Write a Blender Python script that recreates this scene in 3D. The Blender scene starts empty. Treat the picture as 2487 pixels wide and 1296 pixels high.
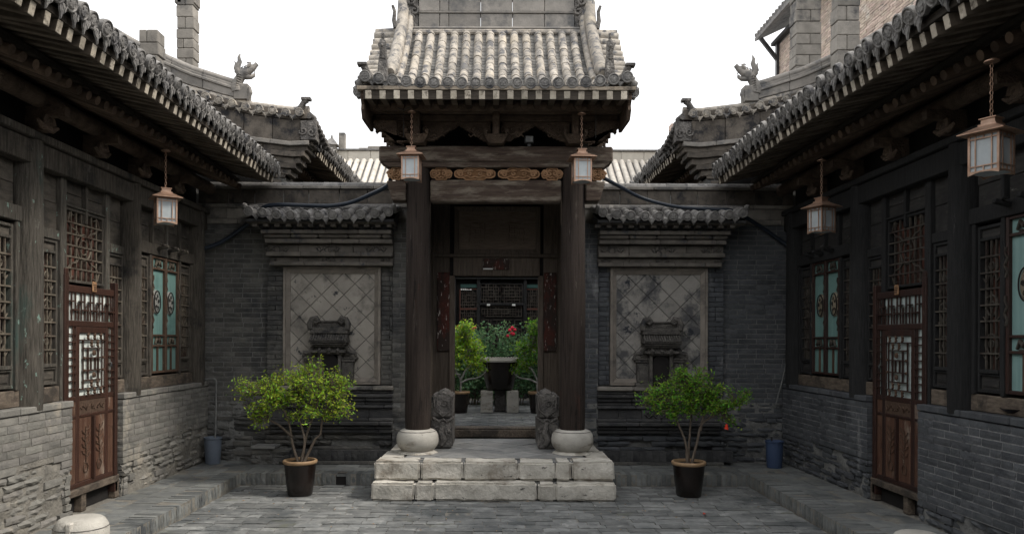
import bpy, bmesh, math, random
import numpy as np
from mathutils import Vector, Matrix, Euler
random.seed(7); rng = random.Random(11)
R = math.radians; PI = math.pi
SC = bpy.context.scene; C = SC.collection
# ------------------------------------------------------------------ camera, light, exposure
F = 1850.0; CX = 1203.0; CY = 825.0; EYE = 1.9
cam = bpy.data.objects.new('camera', bpy.data.cameras.new('camera')); C.objects.link(cam)
cam.location = (0, 0, EYE); cam.rotation_euler = (R(90), R(-0.2), 0)
cam.data.sensor_width = 36; cam.data.lens = F/2487*36
cam.data.shift_x = 40.5/2487; cam.data.shift_y = 177/2487
cam.data.clip_end = 500; SC.camera = cam
SUN_EL, SUN_AZ = 48.0, 100.0          # azimuth from +Y (north) clockwise: from the right
w = bpy.data.worlds.new('World'); SC.world = w; w.use_nodes = True
nt = w.node_tree; bg = nt.nodes['Background']; bg.inputs[1].default_value = 0.10
sky = nt.nodes.new('ShaderNodeTexSky'); sky.sky_type = 'NISHITA'; sky.sun_disc = False
sky.sun_elevation = R(SUN_EL); sky.sun_rotation = R(SUN_AZ); sky.dust_density = 4; sky.air_density = 1.2
hs = nt.nodes.new('ShaderNodeHueSaturation'); hs.inputs['Saturation'].default_value = .35
mx = nt.nodes.new('ShaderNodeMixRGB'); mx.inputs[0].default_value = .72; mx.inputs[2].default_value = (9.6, 9.6, 9.7, 1)
nt.links.new(sky.outputs[0], hs.inputs['Color']); nt.links.new(hs.outputs[0], mx.inputs[1]); nt.links.new(mx.outputs[0], bg.inputs[0])
sun = bpy.data.objects.new('sun', bpy.data.lights.new('sun', 'SUN')); C.objects.link(sun)
sun.data.energy = 1.5; sun.data.angle = R(14); sun.data.color = (1, .93, .84)
sd = Vector((math.sin(R(SUN_AZ))*math.cos(R(SUN_EL)), math.cos(R(SUN_AZ))*math.cos(R(SUN_EL)), math.sin(R(SUN_EL))))
sun.rotation_euler = sd.to_track_quat('Z', 'Y').to_euler()
SC.view_settings.view_transform = 'Standard'; SC.view_settings.look = 'None'
SC.view_settings.exposure = 1.1; SC.view_settings.gamma = 1
SC.view_settings.use_curve_mapping = False

# ------------------------------------------------------------------ measuring helpers (pixel at a known depth -> metres)
def mX(px, D): return (px-CX)*D/F
def mZ(py, D): return EYE+(CY-py)*D/F

# ------------------------------------------------------------------ materials
def mat(name, c1, c2=None, scale=3, var=.25, rough=.85, bump=.35, bscale=45, grain=None, stains=(), spec=.3, metal=0, hue=0, dist=.01, pieces=True, detail=5):
    m = bpy.data.materials.new(name); m.use_nodes = True; t = m.node_tree; N = t.nodes; L = t.links
    b = N['Principled BSDF']; c2 = c2 or c1
    geo = N.new('ShaderNodeNewGeometry'); oi = N.new('ShaderNodeObjectInfo')
    ad = N.new('ShaderNodeMath'); ad.operation = 'ADD'; L.new(oi.outputs['Random'], ad.inputs[0]); L.new(geo.outputs['Random Per Island'], ad.inputs[1])
    fr = N.new('ShaderNodeMath'); fr.operation = 'FRACT'; L.new(ad.outputs[0], fr.inputs[0])
    off = N.new('ShaderNodeVectorMath'); off.operation = 'SCALE'; off.inputs[0].default_value = (17, 31, 23)
    if pieces: L.new(fr.outputs[0], off.inputs['Scale'])
    else: off.inputs['Scale'].default_value = 0
    pos = N.new('ShaderNodeVectorMath'); pos.operation = 'ADD'; L.new(geo.outputs['Position'], pos.inputs[0]); L.new(off.outputs[0], pos.inputs[1])
    vec = pos.outputs[0]
    if grain:
        g = N.new('ShaderNodeVectorMath'); g.operation = 'MULTIPLY'; g.inputs[1].default_value = grain; L.new(vec, g.inputs[0]); vec = g.outputs[0]
    n = N.new('ShaderNodeTexNoise'); n.inputs['Scale'].default_value = scale; n.inputs['Detail'].default_value = detail; n.inputs['Roughness'].default_value = .65; L.new(vec, n.inputs['Vector'])
    mr = N.new('ShaderNodeMapRange'); mr.inputs[1].default_value = .32; mr.inputs[2].default_value = .68; L.new(n.outputs[0], mr.inputs[0])
    mix = N.new('ShaderNodeMixRGB'); mix.inputs[1].default_value = (*c1, 1); mix.inputs[2].default_value = (*c2, 1); L.new(mr.outputs[0], mix.inputs[0])
    col = mix.outputs[0]
    h = N.new('ShaderNodeHueSaturation'); L.new(col, h.inputs['Color'])
    v = N.new('ShaderNodeMapRange'); v.inputs[3].default_value = 1-var; v.inputs[4].default_value = 1+var; L.new(fr.outputs[0], v.inputs[0]); L.new(v.outputs[0], h.inputs['Value'])
    if hue:
        f2 = N.new('ShaderNodeMath'); f2.operation = 'MULTIPLY'; f2.inputs[1].default_value = 7.31; L.new(fr.outputs[0], f2.inputs[0])
        f3 = N.new('ShaderNodeMath'); f3.operation = 'FRACT'; L.new(f2.outputs[0], f3.inputs[0])
        q = N.new('ShaderNodeMapRange'); q.inputs[3].default_value = .5-hue; q.inputs[4].default_value = .5+hue; L.new(f3.outputs[0], q.inputs[0]); L.new(q.outputs[0], h.inputs['Hue'])
    col = h.outputs[0]
    for (sc_, ss, lo, hi, gr) in stains:
        src = geo.outputs['Position']
        if gr:
            g = N.new('ShaderNodeVectorMath'); g.operation = 'MULTIPLY'; g.inputs[1].default_value = gr; L.new(src, g.inputs[0]); src = g.outputs[0]
        sn = N.new('ShaderNodeTexNoise'); sn.inputs['Scale'].default_value = ss; sn.inputs['Detail'].default_value = 6; sn.inputs['Roughness'].default_value = .7; L.new(src, sn.inputs['Vector'])
        sm = N.new('ShaderNodeMapRange'); sm.inputs[1].default_value = lo; sm.inputs[2].default_value = hi; L.new(sn.outputs[0], sm.inputs[0])
        sx = N.new('ShaderNodeMixRGB'); sx.inputs[2].default_value = (*sc_, 1); L.new(sm.outputs[0], sx.inputs[0]); L.new(col, sx.inputs[1]); col = sx.outputs[0]
    L.new(col, b.inputs['Base Color'])
    b.inputs['Roughness'].default_value = rough; b.inputs['Metallic'].default_value = metal; b.inputs['Specular IOR Level'].default_value = spec
    if bump:
        bn = N.new('ShaderNodeTexNoise'); bn.inputs['Scale'].default_value = bscale; bn.inputs['Detail'].default_value = 4; L.new(vec, bn.inputs['Vector'])
        av = N.new('ShaderNodeMath'); av.operation = 'ADD'; L.new(bn.outputs[0], av.inputs[0]); L.new(n.outputs[0], av.inputs[1])
        bp = N.new('ShaderNodeBump'); bp.inputs['Strength'].default_value = bump; bp.inputs['Distance'].default_value = dist; L.new(av.outputs[0], bp.inputs['Height']); L.new(bp.outputs[0], b.inputs['Normal'])
    return m
GW = (9, 9, .7); GX = (.7, 9, 9); GY = (9, .7, 9)
SOOT = (.028, .030, .034)
M = {}
M['brick_back'] = mat('brick_back', (.073,.073,.070), (.135,.129,.116), 6, .26, hue=.012, bump=.5, stains=[((.17,.165,.15),2.2,.58,.74,(1,1,.35)), (SOOT,1.1,.50,.68,None)])
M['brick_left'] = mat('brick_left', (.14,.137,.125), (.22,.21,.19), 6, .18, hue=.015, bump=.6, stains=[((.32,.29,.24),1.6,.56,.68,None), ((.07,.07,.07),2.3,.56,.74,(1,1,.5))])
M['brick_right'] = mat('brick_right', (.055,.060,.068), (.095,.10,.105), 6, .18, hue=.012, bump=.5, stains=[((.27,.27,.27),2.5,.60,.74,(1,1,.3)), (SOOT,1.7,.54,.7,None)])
M['mortar'] = mat('mortar', (.23,.215,.185), (.14,.133,.118), 7, 0, bump=.8, bscale=30, pieces=False, dist=.02)
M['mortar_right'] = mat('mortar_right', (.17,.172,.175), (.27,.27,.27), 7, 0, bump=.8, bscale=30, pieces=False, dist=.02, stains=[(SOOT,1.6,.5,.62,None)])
M['mortar_dark'] = mat('mortar_dark', (.13,.13,.125), (.21,.21,.20), 7, 0, bump=.8, bscale=30, pieces=False, dist=.02, stains=[(SOOT,1.2,.5,.65,None)])
M['paver'] = mat('paver', (.125,.132,.132), (.235,.238,.23), 7, .30, hue=.015, bump=.6, rough=.7, stains=[((.38,.38,.365),4.5,.58,.70,None), ((.075,.082,.085),.8,.5,.64,None), ((.13,.135,.10),1.7,.60,.72,None)])
M['paver_terrace'] = mat('paver_terrace', (.12,.128,.128), (.19,.195,.185), 6, .25, hue=.02, bump=.4, rough=.75, stains=[((.27,.25,.2),1.3,.56,.7,None), ((.055,.06,.065),2,.55,.7,None)])
M['tile'] = mat('tile', (.23,.21,.18), (.44,.40,.345), 9, .2, bump=.5, bscale=60, stains=[((.11,.11,.115),9,.50,.60,None), ((.50,.44,.35),2.4,.56,.72,None), ((.14,.135,.13),2.2,.54,.66,None)])
M['tile_pan'] = mat('tile_pan', (.10,.10,.095), (.19,.18,.165), 9, .25, bump=.5, stains=[((.05,.05,.05),5,.5,.65,None)])
M['tile_grey'] = mat('tile_grey', (.14,.135,.13), (.26,.25,.235), 9, .2, bump=.6, bscale=70, stains=[((.07,.07,.075),6,.52,.66,None), ((.40,.38,.34),4,.62,.74,None)])
M['tile_pale'] = mat('tile_pale', (.42,.39,.34), (.6,.56,.5), 5, .15, bump=.3, stains=[((.25,.24,.22),4,.55,.7,None)])
M['render_beige'] = mat('render_beige', (.45,.42,.36), (.55,.51,.44), 3, 0, bump=.2, pieces=False)
M['ridge'] = mat('ridge', (.17,.16,.145), (.27,.25,.225), 4, .15, bump=.4, stains=[((.10,.10,.10),2.5,.5,.66,None), ((.4,.36,.31),3,.6,.72,(1,1,2))])
M['wood_eave'] = mat('wood_eave', (.022,.018,.014), (.05,.041,.032), 5, .3, bump=.5, grain=GX)
M['wood_tip'] = mat('wood_tip', (.30,.265,.21), (.50,.45,.37), 12, .3, bump=.4, stains=[((.09,.075,.06),14,.52,.66,None)])
M['wood_fac'] = mat('wood_fac', (.038,.032,.026), (.145,.128,.105), 5, .15, bump=1, grain=(14,14,1.0), pieces=False, stains=[((.21,.20,.18),3.5,.60,.72,(3,3,.5)), ((.022,.021,.02),2,.52,.66,None)])
M['wood_fac_teal'] = mat('wood_fac_teal', (.038,.034,.028), (.15,.135,.113), 5, .1, bump=1, grain=(14,14,1.0), pieces=False, stains=[((.055,.085,.073),1.6,.56,.68,(1.5,1.5,.4)), ((.24,.36,.31),13,.62,.66,(1,1,.6)), ((.26,.25,.22),5,.63,.70,(2,2,.6))])
M['wood_fac_shaded'] = mat('wood_fac_shaded', (.011,.0115,.012), (.030,.030,.030), 5, .15, bump=.7, grain=(14,14,1.0), pieces=False, stains=[((.12,.115,.11),4,.66,.76,(3,3,.4))])  # facade wood darkened: the right hall's shade is put into the colour
M['board'] = mat('board', (.05,.044,.036), (.115,.10,.082), 3, .2, bump=.6, grain=(9,2,9), stains=[((.26,.24,.20),4,.64,.72,(1,1,6)), ((.03,.027,.024),3,.5,.66,None)])
M['board_shaded'] = mat('board_shaded', (.02,.0195,.019), (.05,.047,.043), 3, .2, bump=.6, grain=(9,2,9), stains=[((.25,.24,.22),5,.64,.70,(1,1,5)), ((.02,.02,.02),3,.5,.66,None)])  # boards toned down to carry the right side's shade in their colour
M['wood_sill'] = mat('wood_sill', (.075,.057,.043), (.19,.155,.12), 4, .1, bump=.7, grain=(9,2,9), pieces=False, stains=[((.05,.042,.035),3,.48,.62,None)])
M['wood_red'] = mat('wood_red', (.030,.014,.010), (.058,.025,.016), 4, .15, rough=.5, bump=.35, grain=(12,12,1), spec=.4, stains=[((.035,.018,.013),3,.5,.68,(2,2,.6)), ((.26,.20,.15),6,.66,.76,(2,2,.4))])
M['wood_red_shaded'] = mat('wood_red_shaded', (.022,.0105,.008), (.045,.018,.012), 4, .15, rough=.5, bump=.35, grain=(12,12,1), spec=.4, stains=[((.025,.014,.012),3,.46,.66,(2,2,.6)), ((.2,.17,.14),6,.66,.76,(2,2,.4))])  # shaded-side copy of the red door wood, shade mixed into its colour
M['wood_brown'] = mat('wood_brown', (.06,.035,.023), (.11,.07,.048), 5, .2, bump=.5, grain=(10,10,1.5), stains=[((.2,.17,.13),7,.62,.72,None)])
M['wood_lat'] = mat('wood_lat', (.07,.057,.043), (.15,.13,.10), 8, .2, bump=.5, stains=[((.05,.03,.022),5,.5,.64,None)])
M['wood_lat_shaded'] = mat('wood_lat_shaded', (.03,.025,.02), (.075,.067,.055), 8, .2, bump=.5, stains=[((.03,.02,.017),5,.5,.64,None)])  # lattice wood with the shade of the right front painted in
M['wood_col'] = mat('wood_col', (.021,.0145,.0115), (.052,.039,.032), 3, .0, bump=.9, grain=(16,16,.55), pieces=False, stains=[((.17,.15,.13),4.5,.62,.74,(3,3,.35)), ((.10,.04,.025),2.2,.60,.76,(2,2,.5)), ((.012,.008,.007),6,.56,.62,(6,6,.35))])
M['wood_beam'] = mat('wood_beam', (.045,.029,.022), (.105,.078,.06), 3, .0, bump=.8, grain=(.8,12,12), pieces=False, stains=[((.20,.17,.135),5,.47,.62,(.5,1,2.5)), ((.24,.18,.11),4,.66,.72,(1,1,2))])
M['wood_gate'] = mat('wood_gate', (.06,.047,.037), (.13,.105,.083), 4, .15, bump=.7, grain=(12,12,.8), pieces=False, stains=[((.10,.09,.075),5,.6,.72,(1,1,.5))])
M['wood_brk'] = mat('wood_brk', (.05,.034,.025), (.135,.098,.07), 8, .25, bump=1, bscale=60, pieces=True, dist=.02, stains=[((.13,.10,.075),12,.62,.72,(.6,1,2))])
M['carved'] = mat('carved', (.20,.11,.055), (.34,.20,.11), 9, .15, bump=.6, stains=[((.12,.06,.03),11,.55,.68,None), ((.42,.42,.30),6,.63,.72,None)])
M['stone'] = mat('stone', (.42,.40,.35), (.60,.57,.51), 6, .12, bump=.7, bscale=30, dist=.014, detail=9, stains=[((.25,.22,.18),2.6,.50,.66,None), ((.10,.095,.09),8,.61,.68,(1,1,2)), ((.70,.67,.60),5,.62,.72,None)])
M['stone_smooth'] = mat('stone_smooth', (.36,.345,.31), (.47,.45,.405), 5, .08, bump=.6, bscale=70, stains=[((.19,.17,.14),3,.52,.70,(1,1,2.5)), ((.10,.09,.08),11,.63,.70,None)])
M['stone_dark'] = mat('stone_dark', (.07,.066,.062), (.18,.168,.155), 9, .1, bump=1, bscale=40, dist=.03, stains=[((.33,.31,.28),8,.60,.70,(1,1,.5)), ((.05,.05,.05),5,.55,.65,None)])
M['slab'] = mat('slab', (.17,.175,.175), (.28,.275,.26), 4, .18, bump=.4, rough=.7, stains=[((.38,.36,.33),2.5,.6,.74,None), ((.11,.115,.12),4,.56,.7,None)])
M['panel'] = mat('panel', (.27,.25,.22), (.38,.35,.305), 3, .09, bump=.35, bscale=50, stains=[((.12,.11,.10),2.2,.50,.66,None), ((.035,.038,.045),4.2,.60,.66,None), ((.34,.31,.27),3.1,.6,.7,None)])
M['panelr'] = mat('panelr', (.24,.23,.21), (.34,.32,.29), 3, .12, bump=.35, bscale=50, stains=[((.09,.09,.092),2.4,.48,.60,None), ((.032,.036,.045),4.5,.60,.66,None), ((.35,.33,.29),3,.64,.72,None)])
M['cornice'] = mat('cornice', (.085,.078,.068), (.17,.152,.132), 5, .16, bump=.5, stains=[((.05,.052,.06),4,.56,.64,None), ((.27,.12,.085),2.6,.67,.71,None)])
M['soot'] = mat('soot', (.036,.037,.040), (.075,.074,.072), 6, .28, bump=.6, stains=[((.16,.15,.14),4,.62,.72,(1,1,3))])
M['relief'] = mat('relief', (.075,.070,.066), (.15,.14,.125), 12, .1, bump=1, bscale=70, dist=.02, stains=[((.035,.035,.038),6,.55,.65,None)])
M['teal'] = mat('teal', (.12,.235,.22), (.19,.32,.295), 3, .06, rough=.55, bump=.5, grain=(9,9,.35), stains=[((.08,.17,.16),1.5,.5,.7,None)])
M['teal_pale'] = mat('teal_pale', (.17,.29,.28), (.25,.39,.37), 3, .04, rough=.5, bump=.5, grain=(9,9,.35))
M['paper'] = mat('paper', (.58,.63,.59), (.66,.70,.66), 3, .05, rough=.7, bump=.05)
M['paper_shaded'] = mat('paper_shaded', (.34,.40,.39), (.42,.48,.46), 3, .05, rough=.7, bump=.05)  # pane paper darkened to paint in the shade on the right door
M['silver'] = mat('silver', (.38,.38,.35), (.16,.16,.15), 30, .1, rough=.45, bump=.8, bscale=80)
M['gold'] = mat('gold', (.16,.13,.09), (.30,.26,.19), 30, .1, rough=.45, bump=.8, bscale=80)
M['rafter_end'] = mat('rafter_end', (.055,.038,.027), (.13,.092,.066), 8, .5, bump=.7)
M['corbel'] = mat('corbel', (.06,.052,.044), (.15,.13,.108), 5, .25, bump=.6, stains=[((.022,.022,.024),4,.5,.64,None)])
M['carved_gap_shade'] = mat('carved_gap_shade', (.10,.05,.02), (.16,.085,.04), 9, .15, bump=.6)  # darker ground paints shade into the gaps between the raised carving
M['wood_panel'] = mat('wood_panel', (.065,.026,.016), (.13,.075,.05), 2.5, .12, rough=.6, bump=.4, grain=(9,9,1), stains=[((.30,.25,.20),2.6,.56,.72,(2,2,.8)), ((.03,.018,.013),5,.58,.7,None)])
M['rafter_body'] = mat('rafter_body', (.065,.051,.038), (.14,.115,.088), 6, .3, bump=.5)
M['eave_edge'] = mat('eave_edge', (.20,.165,.125), (.33,.28,.22), 6, .2, bump=.6, grain=(.6,6,6), stains=[((.07,.06,.05),5,.54,.66,None)])
M['wood_sign'] = mat('wood_sign', (.12,.09,.07), (.20,.16,.125), 4, .1, bump=.8, grain=(1.5,9,9))
M['teal_dim'] = mat('teal_dim', (.03,.075,.065), (.05,.10,.09), 3, .1)
M['pale_frame'] = mat('pale_frame', (.17,.15,.13), (.27,.24,.205), 5, .1, bump=.4, stains=[((.08,.075,.07),3,.55,.7,None)])
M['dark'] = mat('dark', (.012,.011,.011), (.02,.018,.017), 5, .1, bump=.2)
M['back_red'] = mat('back_red', (.13,.045,.03), (.045,.032,.026), 5, .2, bump=.3, grain=(3,3,.6))
M['copper'] = mat('copper', (.33,.20,.135), (.46,.32,.24), 14, .06, rough=.42, metal=.55, bump=.15)
M['glass'] = mat('glass', (.34,.38,.40), (.46,.50,.51), 6, .05, rough=.25, bump=.05, spec=.5, stains=[((.38,.40,.40),9,.5,.66,(1,1,.5))])
M['glaze'] = mat('glaze', (.006,.0045,.004), (.014,.009,.007), 5, .1, rough=.25, bump=.05, spec=.5)
M['rim'] = mat('rim', (.30,.19,.10), (.40,.27,.16), 10, .1, rough=.45, bump=.2)
M['soil'] = mat('soil', (.03,.023,.017), (.06,.045,.032), 20, .2, bump=1)
M['bark'] = mat('bark', (.085,.065,.05), (.17,.14,.11), 25, .2, bump=.7, grain=(1,1,.3))
M['bark_pale'] = mat('bark_pale', (.30,.29,.28), (.42,.41,.40), 25, .2, bump=.7)
M['bucket_grey'] = mat('bucket_grey', (.125,.15,.19), (.15,.175,.215), 3, .02, rough=.5, bump=.04, stains=[((.2,.2,.19),5,.6,.74,(1,1,.3))])
M['bucket_blue'] = mat('bucket_blue', (.045,.07,.14), (.06,.09,.16), 3, .02, rough=.5, bump=.04, stains=[((.12,.13,.14),5,.6,.74,(1,1,.3))])
M['cable'] = mat('cable', (.012,.018,.028), (.02,.028,.04), 8, .05, rough=.4, bump=.2)
M['pipe'] = mat('pipe', (.10,.105,.105), (.2,.2,.19), 12, .05, rough=.5, bump=.2)
M['tan_brick'] = mat('tan_brick', (.40,.31,.25), (.52,.43,.36), 6, .22, hue=.015, bump=.4, stains=[((.6,.55,.48),2,.58,.7,None), ((.28,.22,.19),1.4,.56,.7,None)])
M['chim'] = mat('chim', (.16,.148,.13), (.27,.25,.22), 5, .2, bump=.5, stains=[((.07,.07,.07),2.2,.5,.64,None)])
M['redpaint'] = mat('redpaint', (.09,.022,.015), (.05,.024,.018), 9, .1, bump=.5, pieces=False, stains=[((.03,.02,.016),6,.46,.54,(1,1,.4)), ((.45,.42,.38),22,.59,.63,(1.4,1,.35))])
M['rose'] = mat('rose', (.62,.02,.05), (.75,.04,.09), 10, .15, rough=.5, bump=.1)
M['orange_red'] = mat('orange_red', (.7,.03,.01), (.8,.06,.02), 10, .1, rough=.5, bump=.1)
M['metal_dark'] = mat('metal_dark', (.03,.03,.032), (.05,.05,.05), 10, .1, rough=.4, bump=.1)
M['white'] = mat('white', (.62,.62,.6), (.7,.7,.68), 10, .05, rough=.5, bump=.1)
def leafmat(name, a, b_):
    m = mat(name, a, b_, 3, .45, rough=.45, bump=0, hue=.04, spec=.4)
    t = m.node_tree; bs = t.nodes['Principled BSDF']; out = t.nodes['Material Output']
    tr = t.nodes.new('ShaderNodeBsdfTranslucent'); ms = t.nodes.new('ShaderNodeMixShader'); ms.inputs[0].default_value = .5
    src = bs.inputs['Base Color'].links[0].from_socket
    t.links.new(src, tr.inputs[0]); t.links.new(bs.outputs[0], ms.inputs[1]); t.links.new(tr.outputs[0], ms.inputs[2]); t.links.new(ms.outputs[0], out.inputs[0])
    return m
M['leaf'] = leafmat('leaf', (.17,.34,.025), (.44,.56,.06))
M['leaf_r'] = leafmat('leaf_r', (.11,.28,.026), (.25,.43,.045))
M['leaf_rose'] = leafmat('leaf_rose', (.09,.19,.09), (.18,.32,.15))
M['leaf_fig'] = leafmat('leaf_fig', (.20,.40,.035), (.42,.56,.06))

# ------------------------------------------------------------------ mesh helpers
class MB:
    def __init__(s): s.v = []; s.f = []
    def add(s, vs, fs):
        o = len(s.v); s.v += [tuple(p) for p in vs]; s.f += [tuple(i+o for i in f) for f in fs]; return s
    def bx(s, x0, x1, y0, y1, z0, z1):
        if x0 > x1: x0, x1 = x1, x0
        if y0 > y1: y0, y1 = y1, y0
        if z0 > z1: z0, z1 = z1, z0
        return s.add([(x0,y0,z0),(x1,y0,z0),(x1,y1,z0),(x0,y1,z0),(x0,y0,z1),(x1,y0,z1),(x1,y1,z1),(x0,y1,z1)],
                     [(0,3,2,1),(4,5,6,7),(0,1,5,4),(1,2,6,5),(2,3,7,6),(3,0,4,7)])
    def hexa(s, pts):   # 8 points: bottom ring, top ring
        return s.add(pts, [(0,3,2,1),(4,5,6,7),(0,1,5,4),(1,2,6,5),(2,3,7,6),(3,0,4,7)])
    def tube(s, path, r, n=8, cap=True):
        P = [Vector(p) for p in path]; rs = r if isinstance(r, (list, tuple)) else [r]*len(P)
        vs = []; up = Vector((0,0,1)); prev = None
        for i, p in enumerate(P):
            d = (P[min(i+1, len(P)-1)]-P[max(i-1, 0)]).normalized()
            a = prev if prev is not None else (up if abs(d.z) < .9 else Vector((1,0,0)))
            a = (a-d*a.dot(d))
            if a.length < 1e-4: a = d.orthogonal()
            a.normalize(); b = d.cross(a); prev = a
            vs += [p+(a*math.cos(2*PI*k/n)+b*math.sin(2*PI*k/n))*rs[i] for k in range(n)]
        fs = [(i*n+k, i*n+(k+1) % n, (i+1)*n+(k+1) % n, (i+1)*n+k) for i in range(len(P)-1) for k in range(n)]
        if cap: fs += [tuple(range(n))[::-1], tuple((len(P)-1)*n+k for k in range(n))]
        return s.add(vs, fs)
    def lathe(s, prof, c=(0,0,0), n=24, axis=(0,0,1), cap=True, sx=1.0):
        A = Vector(axis).normalized(); a = (Vector((1,0,0)) if abs(A.x) < .9 else Vector((0,1,0))); a = (a-A*a.dot(A)).normalized(); b = A.cross(a); c = Vector(c)
        vs = [c+A*z+(a*math.cos(2*PI*k/n)*sx+b*math.sin(2*PI*k/n))*r for r, z in prof for k in range(n)]
        fs = [(i*n+k, i*n+(k+1) % n, (i+1)*n+(k+1) % n, (i+1)*n+k) for i in range(len(prof)-1) for k in range(n)]
        if cap: fs += [tuple(range(n))[::-1], tuple((len(prof)-1)*n+k for k in range(n))]
        return s.add(vs, fs)
    def prism(s, poly, fn, w0, w1):   # poly in (u,v); fn(u,v,w) -> point
        n = len(poly); vs = [fn(u, v, w0) for u, v in poly]+[fn(u, v, w1) for u, v in poly]
        return s.add(vs, [tuple(range(n))[::-1], tuple(range(n, 2*n))]+[(i, (i+1) % n, n+(i+1) % n, n+i) for i in range(n)])
    def bar(s, a, b, w, h, up=(0,0,1)):
        a = Vector(a); b = Vector(b); d = (b-a).normalized(); u = Vector(up); u = (u-d*u.dot(d)).normalized(); r = d.cross(u)
        q = [-r*w/2-u*h/2, r*w/2-u*h/2, r*w/2+u*h/2, -r*w/2+u*h/2]
        return s.hexa([a+k for k in q]+[b+k for k in q])
    def mesh(s, name, m, smooth=None, bevel=0, origin=(0,0,0)):
        me = bpy.data.meshes.new(name); o = Vector(origin)
        me.from_pydata([(p[0]-o.x, p[1]-o.y, p[2]-o.z) for p in s.v], [], s.f)
        bm = bmesh.new(); bm.from_mesh(me); bmesh.ops.recalc_face_normals(bm, faces=bm.faces)
        if bevel: bmesh.ops.bevel(bm, geom=[e for e in bm.edges if e.is_manifold and e.calc_face_angle(0) > 1.0], offset=bevel, segments=1, affect='EDGES', clamp_overlap=True)
        bm.to_mesh(me); bm.free()
        me.materials.append(M[m] if isinstance(m, str) else m)
        if smooth is not None:
            me.shade_smooth() if smooth is True else me.set_sharp_from_angle(angle=R(smooth))
            if smooth is not True: me.polygons.foreach_set('use_smooth', [True]*len(me.polygons))
        return me
    def build(s, name, m, parent=None, smooth=None, bevel=0, kind=None, label=None):
        if not s.v: return None
        o0 = wl(parent); o = bpy.data.objects.new(name, s.mesh(name, m, smooth, bevel, o0)); C.objects.link(o)
        if parent: o.parent = parent
        if not kind and name in STUFFY: kind = 'stuff'
        if kind: o['kind'] = kind
        if label: o['label'] = label
        return o
STUFFY = {'lattice', 'lattice_bosses', 'carved_scrolls', 'bar_carving', 'cloud_carving', 'shrine_tiles', 'bracket_carving', 'plate_strokes', 'carved_characters', 'chain', 'small_notice_strip', 'stems', 'vine_carving', 'vase_carving', 'corner_tile_stack', 'medallion_carving', 'corner_carving', 'slatted_cover', 'relief_carving'}
def wl(o):
    v = Vector((0,0,0))
    while o: v = v+o.location; o = o.parent
    return v
def thing(name, label, cat, loc=(0,0,0), group=None, kind=None):
    o = bpy.data.objects.new(name, None); C.objects.link(o); o.location = loc; o.empty_display_size = .1
    if kind: o['kind'] = kind
    else: o['label'] = label; o['category'] = cat
    if group: o['group'] = group
    return o
def single(o, label, cat, group=None):
    o['label'] = label; o['category'] = cat
    if group: o['group'] = group
    return o
def inst(me, name, parent, M4, label=None):
    o = bpy.data.objects.new(name, me); C.objects.link(o); o.parent = parent
    m = M4.copy(); m.translation = m.translation-wl(parent); o.matrix_basis = m
    if label: o['label'] = label
    return o
def frame(c, n, up=(0,0,1), sc=(1,1,1), jit=0):
    """local y -> n, local z -> up"""
    n = Vector(n).normalized(); z = Vector(up); z = (z-n*z.dot(n)).normalized(); x = n.cross(z)
    m = Matrix((x, n, z)).transposed()
    if jit: m = m @ Euler((rng.gauss(0, jit), rng.gauss(0, jit), rng.gauss(0, jit*.6))).to_matrix()
    m = m @ Matrix.Diagonal(sc)
    return Matrix.Translation(c) @ m.to_4x4()
class Pieces:
    """alike pieces of one thing: the `limit` that show largest become objects, the rest one joined 'stuff' part"""
    def __init__(s, root, name, protos, limit=300): s.root = root; s.name = name; s.protos = protos; s.it = []; s.limit = limit
    def add(s, k, m): s.it.append((k, m))
    def finish(s, restname=None):
        def rank(t):
            p = t[1].translation
            if p.y < .5: return 0
            x = CX+p.x/p.y*F; y = CY-(p.z-EYE)/p.y*F
            return (1 if -20 < x < 2507 and -20 < y < 1316 else .001)/p.y
        s.it.sort(key=rank, reverse=True)
        for k, m in s.it[:s.limit]: inst(s.protos[k], s.name, s.root, m)
        rest = s.it[s.limit:]
        if rest:
            V = []; Fc = []; MI = []; o = 0; w0 = np.array(wl(s.root)); cache = {}
            for k, m in rest:
                if k not in cache:
                    me = s.protos[k]; a = np.empty(len(me.vertices)*3); me.vertices.foreach_get('co', a)
                    cache[k] = (a.reshape(-1, 3), [tuple(p.vertices) for p in me.polygons], [p.material_index for p in me.polygons])
                a, fs, mi_ = cache[k]; MI += mi_; mm = np.array(m)
                V.append(a @ mm[:3,:3].T+mm[:3,3]-w0); Fc += [tuple(i+o for i in f) for f in fs]; o += len(a)
            me = bpy.data.meshes.new(restname or s.name); me.from_pydata(np.concatenate(V).tolist(), [], Fc)
            for q in s.protos[0].materials: me.materials.append(q)
            me.polygons.foreach_set('material_index', MI)
            sm = s.protos[0].polygons[0].use_smooth
            if sm: me.shade_smooth(); me.set_sharp_from_angle(angle=R(40))
            ob = bpy.data.objects.new(restname or s.name, me); C.objects.link(ob); ob.parent = s.root; ob['kind'] = 'stuff'
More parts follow.
